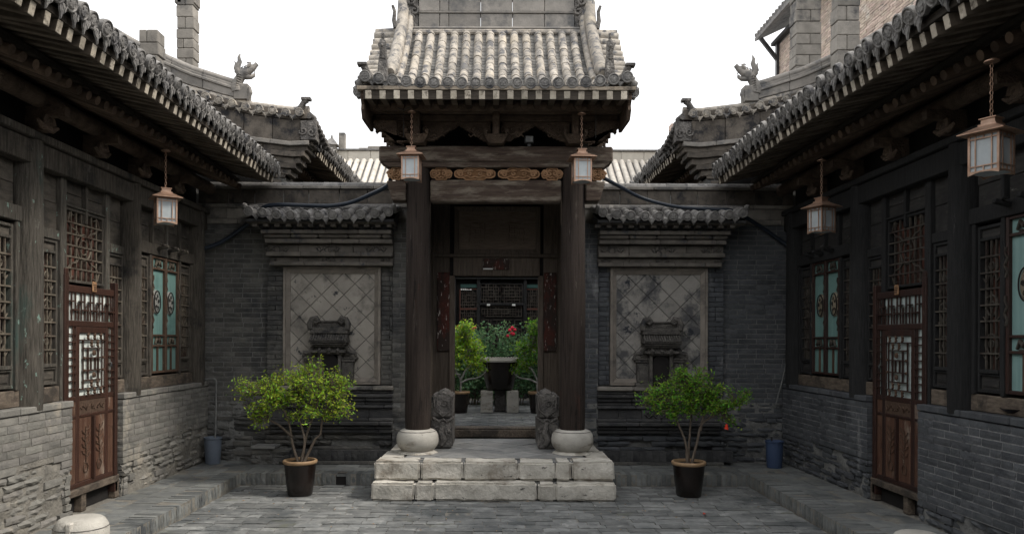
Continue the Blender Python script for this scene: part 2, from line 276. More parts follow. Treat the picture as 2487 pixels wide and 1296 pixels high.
def rough_block(name, l, d, h, m, jit=.004, cham=.004, nx=4, nz=3, seed=0, back=True):
    """block with its worn face towards +y (front at y=0, back at y=-d), centred in x and z"""
    r = random.Random(seed); vs = []; fs = []
    for j in range(nz):
        for i in range(nx):
            e = (i in (0, nx-1))+(j in (0, nz-1))
            x = (i/(nx-1)-.5)*l; z = (j/(nz-1)-.5)*h
            vs.append((x+r.gauss(0, jit*.6)*(e > 0), -cham*e+r.gauss(0, jit)*(1 if not e else .6), z+r.gauss(0, jit*.6)*(e > 0)))
    for j in range(nz-1):
        for i in range(nx-1):
            a = j*nx+i; fs.append((a, a+1, a+nx+1, a+nx))
    ring = [i for i in range(nx)]+[j*nx+nx-1 for j in range(1, nz)]+[(nz-1)*nx+i for i in range(nx-2, -1, -1)]+[j*nx for j in range(nz-2, 0, -1)]
    o = len(vs)
    for k in ring: vs.append((vs[k][0], -d, vs[k][2]))
    n = len(ring); fs += [(ring[i], ring[(i+1) % n], o+(i+1) % n, o+i) for i in range(n)]
    if back: fs.append(tuple(range(o, o+n)))
    return MB().add(vs, fs).mesh(name, m)
def brick_protos(m, l=.26, d=.1, h=.062):
    return [rough_block('brick', l, d, h, m, .0012, .002, 4, 3, i) for i in range(4)]+[rough_block('brick', l, d, h, m, .007, .010, 5, 3, 20+i) for i in range(6)]
def brick_wall(P, O, U, N, L, z0, z1, erode=None, course=.071, bl=.27, holes=(), joint=.008):
    O = Vector(O); U = Vector(U).normalized(); N = Vector(N).normalized(); nc = max(1, round((z1-z0)/course)); course = (z1-z0)/nc
    for j in range(nc):
        u = -(.5*bl if j % 2 else 0)-rng.uniform(0, .02); z = z0+(j+.5)*course
        while u < L:
            ln = bl*rng.uniform(.94, 1.05)*(1 if rng.random() > .12 else .55)
            a = max(u, 0); b = min(u+ln, L); u += ln
            if b-a < .035: continue
            c = O+U*((a+b)/2); c.z = z
            if any(h[0] < (a+b)/2 < h[1] and h[2] < z < h[3] for h in holes): continue
            e = erode((a+b)/2, z) if erode else 0
            p = rng.gauss(0, .001)+(rng.gauss(-.006, .012) if e >= .3 and rng.random() < e else 0)
            k = rng.randrange(4) if (rng.random() > e or e < .3) else 4+rng.randrange(6)
            if e > .3 and rng.random() < e*.10: continue
            hh = (course-joint)/.062
            P.add(k, frame(c+N*p, N, sc=((b-a-joint)/.26, 1, hh*(1 if k < 4 else rng.uniform(.80, 1.0))), jit=.003+.02*e*(k >= 4)))
def lump_core(root, O, U, N, L, z0, z1, dmin, dmax, m, step=.035, seed=0):
    """uneven mortar bed behind eroded bricks"""
    from mathutils import noise
    O = Vector(O); U = Vector(U); N = Vector(N); nx = int(L/step)+1; nz = int((z1-z0)/step)+1; vs = []
    for j in range(nz+1):
        for i in range(nx+1):
            p = O+U*(L*i/nx); p.z = z0+(z1-z0)*j/nz; q = Vector((p.x, p.y, p.z))*3.2+Vector((seed, 0, 0))
            t = noise.noise(q)*.9+noise.noise(q*4)*.45; t = min(1, max(0, .5+t))
            vs.append(p-N*(dmin+(dmax-dmin)*t))
    MB().add(vs, [(j*(nx+1)+i, j*(nx+1)+i+1, (j+1)*(nx+1)+i+1, (j+1)*(nx+1)+i) for j in range(nz) for i in range(nx)]).build('mortar_bed', m, root, smooth=True)
def clip(poly, x0, x1, y0, y1):
    for ax, lim, sg in ((0, x0, 1), (0, x1, -1), (1, y0, 1), (1, y1, -1)):
        out = []
        for i in range(len(poly)):
            p, q = poly[i], poly[(i+1) % len(poly)]; dp = (p[ax]-lim)*sg; dq = (q[ax]-lim)*sg
            if dp >= 0: out.append(p)
            if (dp >= 0) != (dq >= 0):
                t = dp/(dp-dq); out.append((p[0]+(q[0]-p[0])*t, p[1]+(q[1]-p[1])*t))
        poly = out
        if len(poly) < 3: return []
    return poly
def area(p): return abs(sum(p[i][0]*p[(i+1) % len(p)][1]-p[(i+1) % len(p)][0]*p[i][1] for i in range(len(p))))/2
def spiral(c, r0, turns, fn, ph=0, sgn=1, n=14, r1=.15):
    return [fn(c[0]+r0*(1-(1-r1)*i/n)*math.cos(ph+sgn*2*PI*turns*i/n), c[1]+r0*(1-(1-r1)*i/n)*math.sin(ph+sgn*2*PI*turns*i/n)) for i in range(n+1)]
def lerp(a, b, t): return a+(b-a)*t
def smooth_path(pts, k=5):
    P = [Vector(p) for p in pts]; out = []
    for i in range(len(P)-1):
        p0 = P[max(i-1, 0)]; p1 = P[i]; p2 = P[i+1]; p3 = P[min(i+2, len(P)-1)]
        for j in range(k):
            t = j/k; out.append(.5*((2*p1)+(p2-p0)*t+(2*p0-5*p1+4*p2-p3)*t*t+(3*p1-p0-3*p2+p3)*t**3))
    return out+[P[-1]]
# roof tile prototypes -----------------------------------------------------
def tube_tile(m, r=.062, l=.22, n=7):
    """half-round tile, axis +y from y=0 (lower end) to l, open side down"""
    b = MB(); vs = []
    for y, rr in ((0, r*1.04), (l*.93, r*.98), (l*1.06, r*.90)):
        vs += [(rr*math.cos(PI*k/n), y, rr*math.sin(PI*k/n)) for k in range(n+1)]
    vs += [((r*.8)*math.cos(PI*k/n), 0, (r*.8)*math.sin(PI*k/n)) for k in range(n+1)]
    q = n+1; fs = [(i*q+k, i*q+k+1, (i+1)*q+k+1, (i+1)*q+k) for i in range(2) for k in range(n)]+[(k, k+1, 3*q+k+1, 3*q+k) for k in range(n)]
    return b.add(vs, fs).mesh('tube_tile', m, smooth=40)
def end_disc(m, r=.062):
    """round eave tile end, facing -y, with raised rim and a carved boss"""
    b = MB(); b.lathe([(r*.98, .045), (r, 0), (r*.86, -.004), (r*.80, .007), (r*.62, .006), (r*.55, -.002), (r*.3, -.005), (0.001, -.008)], n=14, axis=(0, 1, 0), cap=False)
    for k in range(5): a = 2*PI*k/5+.3; b.bx(r*.45*math.cos(a)-.008, r*.45*math.cos(a)+.008, -.008, .004, r*.45*math.sin(a)-.006, r*.45*math.sin(a)+.006)
    return b.mesh('round_end_tile', m, smooth=35)
def drip_tile(m, w=.085, h=.085):
    b = MB(); pts = [(-.5, .25), (-.5, -.1), (-.34, -.28), (-.26, -.5), (-.1, -.66), (0, -1), (.1, -.66), (.26, -.5), (.34, -.28), (.5, -.1), (.5, .25), (.2, .02), (-.2, .02)]
    b.prism([(x*w, z*h) for x, z in pts], lambda u, v, q: (u, q-.25*v*(v < 0), v), -.008, .008)
    b.tube([(-.28*w, -.012, -.12*h), (0, -.012, -.62*h), (.28*w, -.012, -.12*h)], .005, 5)
    return b.mesh('drip_tile', m)
def round_roof(P, path, k=0, seg=.21):
    """lay half-round tiles along a path from eave to ridge"""
    V = [Vector(p) for p in path]; L = [0]
    for i in range(1, len(V)): L.append(L[-1]+(V[i]-V[i-1]).length)
    def at(s):
        for i in range(1, len(V)):
            if s <= L[i] or i == len(V)-1: return V[i-1]+(V[i]-V[i-1])*((s-L[i-1])/(L[i]-L[i-1]))
    s = 0
    while s < L[-1]-.02:
        a = at(s); b = at(min(s+seg, L[-1])); d = (b-a).normalized()
        P.add(k, frame(a+Vector((0,0,rng.gauss(0,.002))), d, (0,0,1), (1, 1.0 if s+seg < L[-1] else max(.3, (L[-1]-s)/seg), 1), jit=.013)); s += seg
def pans(mb, pathL, w, m=None, seg=.11, nrm=(0,0,1), sideways=None):
    """overlapping concave pan tiles between two rows; pathL is the centre line"""
    V = [Vector(p) for p in pathL]; S = Vector(sideways)
    for i in range(len(V)-1):
        a, b = V[i], V[i+1]; n = max(1, int((b-a).length/seg))
        for j in range(n):
            p = a.lerp(b, j/n); q = a.lerp(b, (j+1.15)/n); vs = []
            for c, lift in ((p, .012), (q, 0)):
                for t in (-1, -.5, 0, .5, 1): vs.append(c+S*(t*w/2)+Vector((0,0,lift-.022*(1-t*t))))
            for t in (-1, -.5, 0, .5, 1): vs.append(p+S*(t*w/2)+Vector((0,0,-.006-.022*(1-t*t))))
            mb.add(vs, [(k, k+1, 6+k, 5+k) for k in range(4)]+[(k, k+1, 11+k, 10+k) for k in range(4)])
# ================================================================== GROUND
TZ = .15; PZ = .446; IZ = .556       # terrace, gate platform, inner court heights
XK, XW, XF = 3.32, 4.14, 4.26        # kerb line, low wall face, timber facade plane
YK, YB = 9.95, 11.0                  # back kerb, back wall face
g = MB(); g.add([(-150,-150,-.03),(150,-150,-.03),(150,200,-.03),(-150,200,-.03)], [(0,1,2,3)]); g.build('ground', 'mortar_dark', kind='structure')
court = thing('courtyard_floor', '', '', kind='structure')
MB().bx(-XK, XK, -1.5, YK, -.028, -.012).build('bedding', 'mortar', court, kind=None)
pp = [rough_block('paving_brick', .272, .05, .132, 'paver', .0016, .003, 5, 3, 40+i) for i in range(6)]
P = Pieces(court, 'paving_brick', pp)
y = YK-.07; j = 0
while y > -1.4:
    x = -XK+(.0 if j % 2 else -.14)+rng.uniform(-.02, .02)
    while x < XK:
        ln = .28*rng.uniform(.93, 1.06)*(1 if rng.random() > .1 else .5)
        a = max(x, -XK); b_ = min(x+ln, XK); x += ln
        if b_-a < .04: continue
        if abs((a+b_)/2) < 1.40 and y > 9.15: continue
        P.add(rng.randrange(6), frame(((a+b_)/2, y, rng.gauss(0, .003)), (0,0,1), (0,-1,0), ((b_-a-.009)/.272, 1, .97), jit=.008))
    y -= .139; j += 1
P.finish()
# terraces (left, right, back)
def terrace(name, lab, s):
    t = thing(name, '', '', kind='structure')
    return t
tp = [rough_block('kerb_brick', .058, .13, .15, 'paver_terrace', .002, .004, 3, 4, 60+i) for i in range(6)]
ts = [rough_block('paving_slab', .31, .05, .265, 'paver_terrace', .0022, .003, 5, 4, 70+i) for i in range(6)]
for s in (-1, 1):
    t = terrace('side_terrace', '', s)
    MB().bx(s*(XK+.007), s*(XW+.3), 1.5, YB, -.02, TZ-.006).build('terrace_core', 'mortar', t)
    P = Pieces(t, 'kerb_brick', [rough_block('kerb_brick', .055, .27, .148, 'paver_terrace', .002, .005, 3, 4, 60+i) for i in range(6)])
    y = 1.5
    while y < YK+.05:
        P.add(rng.randrange(6), frame((s*(XK+rng.gauss(0, .003)), y+.03, TZ/2+rng.gauss(0,.0025)), (-s, 0, 0), jit=.012)); y += .0615
    P.finish('kerb_brick')
    P = Pieces(t, 'paving_slab', ts)
    for r_, xx in enumerate((XK+.27+.145, XK+.27+.145+.28)):
        y = 1.5-r_*.15
        while y < YB-.1:
            P.add(rng.randrange(6), frame((s*xx, y+.155, TZ+rng.gauss(0,.0025)), (0,0,1), (1,0,0), (1,1,1.04), jit=.006)); y += .316
    P.finish()
t = terrace('back_terrace', '', 0)
for s in (-1, 1):
    for a_, c_ in (((1.40, 1.92), (2.08, XK+.005)) if s < 0 else ((1.40, XK+.005),)): MB().bx(s*a_, s*c_, YK+.007, YK+.2, -.02, TZ-.006).build('terrace_core', 'mortar', t)
    MB().bx(s*1.40, s*(XK+.005), YK+.201, YB, -.02, TZ-.012).build('terrace_core', 'mortar', t)
P = Pieces(t, 'kerb_brick', [rough_block('kerb_brick', .058, .22, .148, 'paver_terrace', .002, .004, 3, 4, 60+i) for i in range(6)])
x = -XK
while x < XK:
    if abs(x+.03) > 1.44 and not (-2.07 < x+.03 < -1.93): P.add(rng.randrange(6), frame((x+.03, YK+rng.gauss(0,.003), TZ/2+rng.gauss(0,.002)), (0,-1,0), jit=.012))
    x += .0655
P.finish()
MB().bx(-2.07, -1.93, YK+.005, YK+.02, .11, TZ-.004).build('drain_lintel', 'paver_terrace', t)
MB().bx(-2.08, -1.92, YK+.021, YK+.16, .0, .13).build('drain_hole_shade', 'dark', t)  # dark block painted as the shade inside the drain
P = Pieces(t, 'paving_slab', ts)
for r_ in range(3):
    for s in (-1, 1):
        x = 1.42+(r_ % 2)*.15
        while x < XK+.2:
            P.add(rng.randrange(6), frame((s*(x+.155), YK+.22+.14+r_*.27, TZ+rng.gauss(0,.0025)), (0,0,1), (0,-1,0), jit=.006)); x += .316
P.finish()
# ================================================================== GATE PLATFORM
plat = thing('gate_platform', 'pale stone two-step platform with grey slab top in front of the gate', 'steps', (0, 9.0, 0))
MB().bx(-1.36, 1.36, 9.2, 11.3, 0, PZ-.02).bx(-1.40, 1.40, 9.10, 9.3, 0, .2).build('core', 'mortar_dark', plat)
def stone_block(x0, x1, y0, y1, z0, z1, seed, name='stone_block', amp=.022, m='stone', parent=plat, step=.04):
    """free-form worn block: subdivided box with knocked-off edges"""
    b = bmesh.new(); bmesh.ops.create_cube(b, size=1)
    from mathutils import noise
    bmesh.ops.scale(b, vec=(x1-x0, y1-y0, z1-z0), verts=b.verts)
    bmesh.ops.bevel(b, geom=b.edges[:], offset=.024, segments=2, affect='EDGES')
    for ax, ln in ((0, x1-x0), (1, y1-y0), (2, z1-z0)):
        n = int(ln/step)
        for k in range(1, n):
            co = [0,0,0]; co[ax] = -ln/2+ln*k/n; no = [0,0,0]; no[ax] = 1
            bmesh.ops.bisect_plane(b, geom=b.verts[:]+b.edges[:]+b.faces[:], plane_co=co, plane_no=no)
    bmesh.ops.translate(b, vec=((x0+x1)/2, (y0+y1)/2, (z0+z1)/2), verts=b.verts)
    for v in b.verts:
        q = v.co*5+Vector((seed*3.1, 0, 0)); d = noise.noise_vector(q)*amp+noise.noise_vector(q*3.3)*amp*.5
        v.co += Vector((d.x*.6, d.y, d.z*.5))
    o0 = wl(parent)
    for v in b.verts: v.co -= o0
    me = bpy.data.meshes.new(name); b.to_mesh(me); b.free(); me.materials.append(M[m]); me.polygons.foreach_set('use_smooth', [True]*len(me.polygons)); me.set_sharp_from_angle(angle=R(38))
    o = bpy.data.objects.new(name, me); C.objects.link(o); o.parent = parent; return o
lo = [900, 1008, 1055, 1307, 1350, 1499]; up_ = [908, 1021, 1125, 1259, 1350, 1390, 1495]
for i in range(5): stone_block(mX(lo[i], 8.97)+.006, mX(lo[i+1], 8.97)-.004, 8.97+rng.uniform(-.01,.01), 9.24, .0, .215+rng.uniform(-.006, .004), i)
for i in range(6): stone_block(mX(up_[i], 9.09)+.006, mX(up_[i+1], 9.09)-.004, 9.10+rng.uniform(-.012,.012), 9.42+rng.uniform(-.03,.03), .222, PZ+rng.uniform(-.006, .004), 10+i)
for s in (-1, 1):
    stone_block(s*1.12 if s > 0 else -1.43, 1.43 if s > 0 else -1.12, 9.44, 10.02, .1, PZ-.003, 20+s)
    stone_block(s*1.18 if s > 0 else -1.40, 1.40 if s > 0 else -1.18, 10.04, 10.85, .1, PZ-.006, 24+s)
def diamonds(parent, name, x0, x1, v0, v1, side, fn, m, t=.02, gap=.005, jig=.002, ph=(0, 0)):
    h = side*math.sqrt(2)/2; n = 0
    for i in range(int((x0-ph[0])/h)-2, int((x1-ph[0])/h)+3):
        for j in range(int((v0-ph[1])/h)-2, int((v1-ph[1])/h)+3):
            if (i+j) % 2: continue
            cx, cy = ph[0]+i*h, ph[1]+j*h; k = h-gap
            p = clip([(cx-k, cy), (cx, cy-k), (cx+k, cy), (cx, cy+k)], x0, x1, v0, v1)
            if len(p) < 3 or area(p) < .0006: continue
            dz = rng.gauss(0, jig); b = MB(); cc = (sum(q[0] for q in p)/len(p), sum(q[1] for q in p)/len(p))
            n_ = len(p); ins = [(lerp(q[0], cc[0], .035), lerp(q[1], cc[1], .035)) for q in p]
            vs = [fn(u, v, -t) for u, v in p]+[fn(u, v, dz-.004) for u, v in p]+[fn(u, v, dz) for u, v in ins]
            b.add(vs, [tuple(range(2*n_, 3*n_))]+[(r*n_+q, r*n_+(q+1) % n_, (r+1)*n_+(q+1) % n_, (r+1)*n_+q) for r in (0, 1) for q in range(n_)])
            b.build(name, m, parent); n += 1
diamonds(plat, 'paving_slab', -1.11, 1.11, 9.44, 11.28, .37, lambda u, v, w: (u, v, PZ-.004+w), 'slab', ph=(.1, 9.5))
# ================================================================== BACK WALLS
def back_erode(u, z): return .85 if z < .75 else (.35 if z < 1.0 else (.12 if z < 3.0 else .05))
for s, lab in ((-1, 'dark grey brick wall left of the gate, behind the left screen wall'), (1, 'sooty grey brick wall right of the gate, behind the right screen wall')):
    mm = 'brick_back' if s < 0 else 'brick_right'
    t = thing('brick_wall', lab, 'wall', (s*2.8, YB, 0), 'brick walls either side of the gate')
    b = MB(); xa, xb = sorted((s*.95, s*4.6))
    b.bx(xa, xb, YB+.006, YB+.34, .82, 4.0); b.bx(xa, xb, YB+.06, YB+.34, .1, .82); lump_core(t, (xa, YB, 0), (1,0,0), (0,-1,0), xb-xa, .12, .83, .004, .045, 'mortar_dark', seed=s*7); b.build('core', 'mortar_dark', t)
    P = Pieces(t, 'brick', brick_protos(mm))
    xs = sorted((s*3.24, s*4.32))
    brick_wall(P, (xs[0], YB, 0), (1,0,0), (0,-1,0), xs[1]-xs[0], TZ, 3.56, back_erode, joint=.011)
    xp = sorted((s*.93, s*1.475))
    MB().bx(xp[0]+.009, xp[1]-.009, 10.869, YB+.004, .15, 3.56).build('pier_core', 'mortar_dark', t)
    brick_wall(P, (xp[0], 10.86, 0), (1,0,0), (0,-1,0), xp[1]-xp[0], TZ, 3.56, back_erode, joint=.011)
    P.finish()
    # coping: slab courses, large blocks, cap tiles
    xa, xb = sorted((s*.97, s*4.3)); z = 3.56
    for (h, o, ln, nm) in ((.075, .03, .5, 'string_course_block'), (.16, .0, .42, 'string_course_block'), (.06, .025, .55, 'string_course_block'), (.21, .0, .4, 'large_block'), (.05, .03, .5, 'string_course_block')):
        x = xa
        while x < xb-.01:
            e = min(x+ln*rng.uniform(.85, 1.15), xb)
            if xb-e < .1: e = xb
            MB().bx(x+.003, e-.003, YB-o+rng.gauss(0,.002), YB+.33, z+.004, z+h-.003).build(nm, 'corbel' if nm == 'large_block' else 'chim', t, bevel=.006); x = e
        z += h
    x = xa
    while x < xb-.05:
        b = MB(); n = 8; vs = []
        e = min(x+.3, xb)
        for xx, r_ in ((x+.002, .082), (e-.002, .078)):
            vs += [(xx, YB+.10-r_*1.15*math.cos(PI*k/n), z+r_*.85*math.sin(PI*k/n)) for k in range(n+1)]
        b.add(vs, [(k, k+1, n+2+k, n+1+k) for k in range(n)]+[tuple(range(n+1)), tuple(range(n+1, 2*n+2))]); b.build('cap_tile', 'tile_grey', t, smooth=50); x = e
# ================================================================== SCREEN WALLS
def relief_scroll(mb, cx, cz, w, y, r=.008, flip=1):
    f = lambda u, v: (u, y, v)
    for q in (-1, 1):
        mb.tube(spiral((cx+q*w*.36, cz), w*.13, 1.2, f, ph=(PI if q > 0 else 0), sgn=q), r, 6)
        mb.tube([f(cx+q*w*.5, cz+w*.02), f(cx+q*w*.36, cz-w*.14), f(cx+q*w*.2, cz-w*.02), f(cx+q*w*.08, cz-w*.12)], r, 6)
        mb.tube([f(cx+q*w*.30, cz+w*.14), f(cx+q*w*.14, cz+w*.15), f(cx+q*w*.05, cz+w*.04), f(cx, cz+w*.09)], r, 6)
        mb.tube(spiral((cx+q*w*.13, cz+w*.02), w*.08, 1.1, f, ph=PI*.5, sgn=-q), r*.9, 6)
def mitre_frame(mb, x0, x1, z0, z1, w, y0, y1, lip=.02):
    """mitred frame: four trapezoid bars, sloping back to the inside"""
    def q(ax, az, bx_, bz, cx, cz, dx, dz):
        mb.hexa([(ax, y1, az), (bx_, y1, bz), (cx, y1, cz), (dx, y1, dz), (ax, y0, az), (bx_, y0, bz), (cx, y0+lip, cz), (dx, y0+lip, dz)])
    q(x0, z0, x1, z0, x1-w, z0+w, x0+w, z0+w); q(x1, z1, x0, z1, x0+w, z1-w, x1-w, z1-w)
    q(x0, z1, x0, z0, x0+w, z0+w, x0+w, z1-w); q(x1, z0, x1, z1, x1-w, z1-w, x1-w, z0+w)
tt_grey = tube_tile('tile_grey', .06, .2); ed_grey = end_disc('tile_grey', .067); dt_grey = drip_tile('tile_grey', .10, .075)
for s in (-1, 1):
    L = s < 0
    t = thing('screen_wall', ('pale left screen wall with lozenge panel and small carved shrine' if L else 'darker stained right screen wall with lozenge panel and small carved shrine'), 'screen wall', (s*2.36, 10.9, TZ), 'carved screen walls beside the gate')
    bm_ = 'brick_back' if L else 'brick_right'; cm = 'cornice'; pm = 'panel' if L else 'panelr'
    X0, X1 = sorted((s*3.27, s*1.477)); fx0, fx1 = sorted((s*3.03, s*1.64)); fz0, fz1 = 1.26, 2.935; FY = 10.90
    MB().bx(X0+.01, X1-.01, FY+.045, YB+.01, TZ, 3.5).build('core', 'mortar_dark', t)
    # brick flanks left and right of the panel
    P = Pieces(t, 'brick', brick_protos(bm_, d=.05))
    for a, b_ in ((X0, fx0), (fx1, X1)): brick_wall(P, (a, FY+.012, 0), (1,0,0), (0,-1,0), b_-a, fz0, fz1+.01, lambda u, z: .25)
    # crumbling base courses
    brick_wall(P, (X0-.02, FY-.03, 0), (1,0,0), (0,-1,0), X1-X0+.02, .31, .70, lambda u, z: .95, course=.085, bl=.33)
    P.finish()
    b = MB(); mitre_frame(b, fx0, fx1, fz0, fz1, .035, FY-.035, FY+.04, .0); b.build('outer_moulding', 'pale_frame', t)
    b = MB(); mitre_frame(b, fx0+.038, fx1-.038, fz0+.038, fz1-.038, .055, FY-.022, FY+.04, .03); b.build('inner_moulding', 'pale_frame', t)
    diamonds(t, 'panel_tile', fx0+.085, fx1-.085, fz0+.085, fz1-.085, .226, lambda u, v, w: (u, FY+.022-w, v), pm, t=.03, gap=.0045, jig=.0015, ph=(s*2.335, 1.26))
    MB().bx(fx0+.08, fx1-.08, FY+.034, FY+.044, fz0+.08, fz1-.08).build('panel_bed', 'soot', t)
    # cornice bands (z0, z1, front y, overshoot of the outer end)
    def band(z0, z1, y0, ov, nm, m=cm, seg=.42, bev=.006):
        a, b_ = sorted((s*(3.19+ov*.5), s*1.45)); x = a
        while x < b_-.01:
            e = min(x+seg*rng.uniform(.8, 1.2), b_)
            if b_-e < .1: e = b_
            MB().bx(x+.0015, e-.0015, y0+rng.gauss(0, .0015), YB, z0, z1).build(nm, m, t, bevel=bev); x = e
    zz = lambda py, D=10.72: mZ(py, D)
    band(zz(645), zz(636), 10.76, .02, 'cornice_block'); band(zz(636)+.002, zz(625), 10.80, .0, 'frieze_block')
    band(zz(623), zz(613), 10.72, .09, 'cornice_block'); band(zz(613)+.002, zz(594), 10.78, .07, 'frieze_block')
    band(zz(592), zz(582), 10.68, .10, 'cornice_block'); band(zz(580), zz(571), 10.64, .13, 'cornice_block', bev=.02); band(zz(571)+.001, zz(562), 10.60, .17, 'cornice_block')
    band(zz(561), zz(557), 10.66, .12, 'cornice_block', 'soot')
    b = MB(); b.bx(*sorted((s*3.30, s*1.40)), 10.66, YB, zz(557)+.001, zz(549)); b.build('cornice_core', 'soot', t)
    x = X0-.1
    while x < X1+.05:
        MB().bx(x, x+.07, 10.52+rng.uniform(0,.02), 10.67, zz(556), zz(549)).build('dentil', cm, t); x += .155
    MB().bx(*sorted((s*3.44, s*1.40)), 10.50, YB, zz(548.5), zz(546)+.01).build('eave_board', cm, t)
    b = MB()
    for q, sc_ in ((-.72, .34), (0, .34), (.68, .30)): relief_scroll(b, s*2.37+q, zz(603.5), sc_, 10.775)
    b.build('cloud_carving', 'relief', t, smooth=60)
    b = MB(); relief_scroll(b, s*2.37, zz(630.5), .2, 10.797, .006)
    for q in (-.8, .8): relief_scroll(b, s*2.37+q, zz(630.5), .14, 10.797, .005)
    b.build('cloud_carving', 'relief', t, smooth=60)
    # little tile roof
    xa, xb = sorted((s*3.43, s*1.40)); n = 11; P = Pieces(t, 'tube_tile', [tt_grey]); PE = Pieces(t, 'round_end_tile', [ed_grey]); PD = Pieces(t, 'drip_tile', [dt_grey])
    ez = zz(526, 10.42); ry = YB+.0
    pan = MB()
    for i in range(n):
        x = lerp(xa+.06, xb-.06, i/(n-1)); lift = .05*(abs(i-(n-1)/2)/((n-1)/2))**3
        y0 = 10.40+rng.uniform(-.015, .015); skew = rng.gauss(0, .01)
        round_roof(P, [(x, y0, ez-.02+lift), (x+skew, ry, ez+.19)], seg=.21)
        PE.add(0, frame((x, y0-.04, ez+.004+lift), (0,1,.3), (0,0,1), jit=.03))
        if i < n-1:
            xm = x+(xb-xa-.12)/(n-1)/2
            PD.add(0, frame((xm, y0+.0, ez-.035+lift*.9), (0,1,0), (0,-.0,1), jit=.03))
            pans(pan, [(xm, y0, ez-.005+lift), (xm, ry, ez+.18)], .15, sideways=(1,0,0))
    P.finish(); PE.finish(); PD.finish(); pan.build('pan_tiles', 'tile_grey', t, kind='stuff')
    MB().hexa([(xa,10.44,ez-.07),(xb,10.44,ez-.07),(xb,YB,ez-.02),(xa,YB,ez-.02),(xa,10.44,ez-.035),(xb,10.44,ez-.035),(xb,YB,ez+.15),(xa,YB,ez+.15)]).build('roof_deck', 'soot', t)
    MB().tube([(xa, YB-.05, ez+.21), (xb, YB-.05, ez+.21)], .05, 10).build('ridge_tile', 'tile_grey', t, smooth=50)
    for q in (xa, xb): MB().tube(smooth_path([(q, YB-.05, ez+.2), (q, 10.7, ez+.15), (q+.0, 10.48, ez+.10), (q, 10.38, ez+.16)], 4), [.05]*9+[.045, .04, .035, .02], 8).build('end_ridge', 'tile_grey', t, smooth=50)
    # base mouldings (top to bottom) with carved panels
    base = [(938,948,10.80,.0,'chim'),(948.5,957,10.84,-.01,'soot'),(957.5,966,10.80,.02,'soot'),(966.5,975,10.83,.02,'soot'),(975.5,984,10.86,-.02,'soot'),(984.5,992,10.82,-.03,'soot'),(1016,1024,10.81,.0,'soot'),(1024.5,1034,10.77,.02,'soot'),(1034.5,1043,10.82,.02,'soot'),(1043.5,1052,10.84,.02,'soot')]
    for (ya, yb, y0, ov, m_) in base: band(mZ(yb, y0), mZ(ya, y0), y0, ov, 'base_moulding', m_, .5, .012)
    band(mZ(1016,10.85)+.002, mZ(992.5,10.85), 10.875, .0, 'base_panel', 'soot', .36)
    b = MB(); b.bx(s*2.33-.24, s*2.33+.24, 10.83, 10.876, mZ(1014,10.85), mZ(994,10.85)); relief_scroll(b, s*2.33, mZ(1004,10.85), .42, 10.825, .014); b.build('carved_base_panel', 'soot', t, smooth=60)
    # soldier course plinth
    x = X0+.03 if L else X0; P = Pieces(t, 'plinth_brick', [rough_block('plinth_brick', .088, .1, .145, 'soot', .003, .005, 3, 4, 80+i) for i in range(5)])
    while x < X1+.05:
        if not (L and x < X0+.55): P.add(rng.randrange(5), frame((x+.045, 10.70, TZ+.045+.075), (0,-1,0), jit=.012))
        x += .0935
    P.finish()
    MB().bx(X0, X1+.04, 10.71, YB, TZ+.045, TZ+.185).build('plinth_core', 'soot', t)
    band(TZ, TZ+.043, 10.68, .05, 'footing_slab', 'brick_back', .3)
    # shrine
    sx = s*2.35; Z = lambda py: mZ(py, 10.75)
    b = MB(); b.bx(sx-.27, sx+.27, 10.74, FY+.02, Z(811), Z(795)); b.bx(sx-.22, sx+.22, 10.78, FY+.02, Z(795), Z(784)); b.bx(sx-.25, sx+.25, 10.76, FY+.02, Z(784)+.002, Z(779)); b.build('shrine_ridge', 'relief', t, bevel=.008)
    for q in (-1, 1):
        b = MB(); f = lambda u, v: (u, 10.75, v)
        b.tube([f(sx+q*.26, Z(800)), f(sx+q*.27, Z(788)), f(sx+q*.24, Z(776)), f(sx+q*.17, Z(772)), f(sx+q*.14, Z(780)), f(sx+q*.18, Z(786)), f(sx+q*.21, Z(781))], [.04,.045,.04,.03,.028,.024,.018], 8); b.build('ridge_dragon', 'relief', t, smooth=60)
    b = MB()
    for i in range(15):
        x = sx-.245+.035*i; b.tube([(x, 10.78, Z(812)), (x, 10.70, Z(822)), (x, 10.645, Z(828))], .014, 6)
    b.build('shrine_tiles', 'relief', t, smooth=60)
    MB().hexa([(sx-.27,10.66,Z(832)),(sx+.27,10.66,Z(832)),(sx+.27,FY+.02,Z(832)),(sx-.27,FY+.02,Z(832)),(sx-.26,10.68,Z(826)),(sx+.26,10.68,Z(826)),(sx+.25,FY+.02,Z(810)),(sx-.25,FY+.02,Z(810))]).build('shrine_roof', 'relief', t)
    b = MB(); b.bx(sx-.25, sx+.25, 10.69, FY+.02, Z(838), Z(833)); b.bx(sx-.22, sx+.22, 10.73, FY+.02, Z(843), Z(838.5)); b.bx(sx-.19, sx+.19, 10.78, FY+.02, Z(862), Z(843.5)); b.bx(sx-.24, sx+.24, 10.72, FY+.02, Z(857), Z(851))
    for q in (-.13, 0, .13): b.tube([(sx+q, 10.76, Z(848)), (sx+q, 10.70, Z(852)), (sx+q, 10.74, Z(858))], .025, 6)
    b.build('shrine_entablature', 'relief', t, bevel=.006)
    nw = .11
    pts = [(-nw, Z(935)), (-nw, Z(876))]+[(-nw*math.cos(PI*k/8), Z(876)+nw*.75*math.sin(PI*k/8)) for k in range(1, 8)]+[(nw, Z(876)), (nw, Z(935))]
    MB().prism(pts, lambda u, v, w_: (sx+u, w_, v), 10.80, FY+.02).build('shrine_niche_shade', 'dark', t)  # solid dark block stands in for the shade in the niche
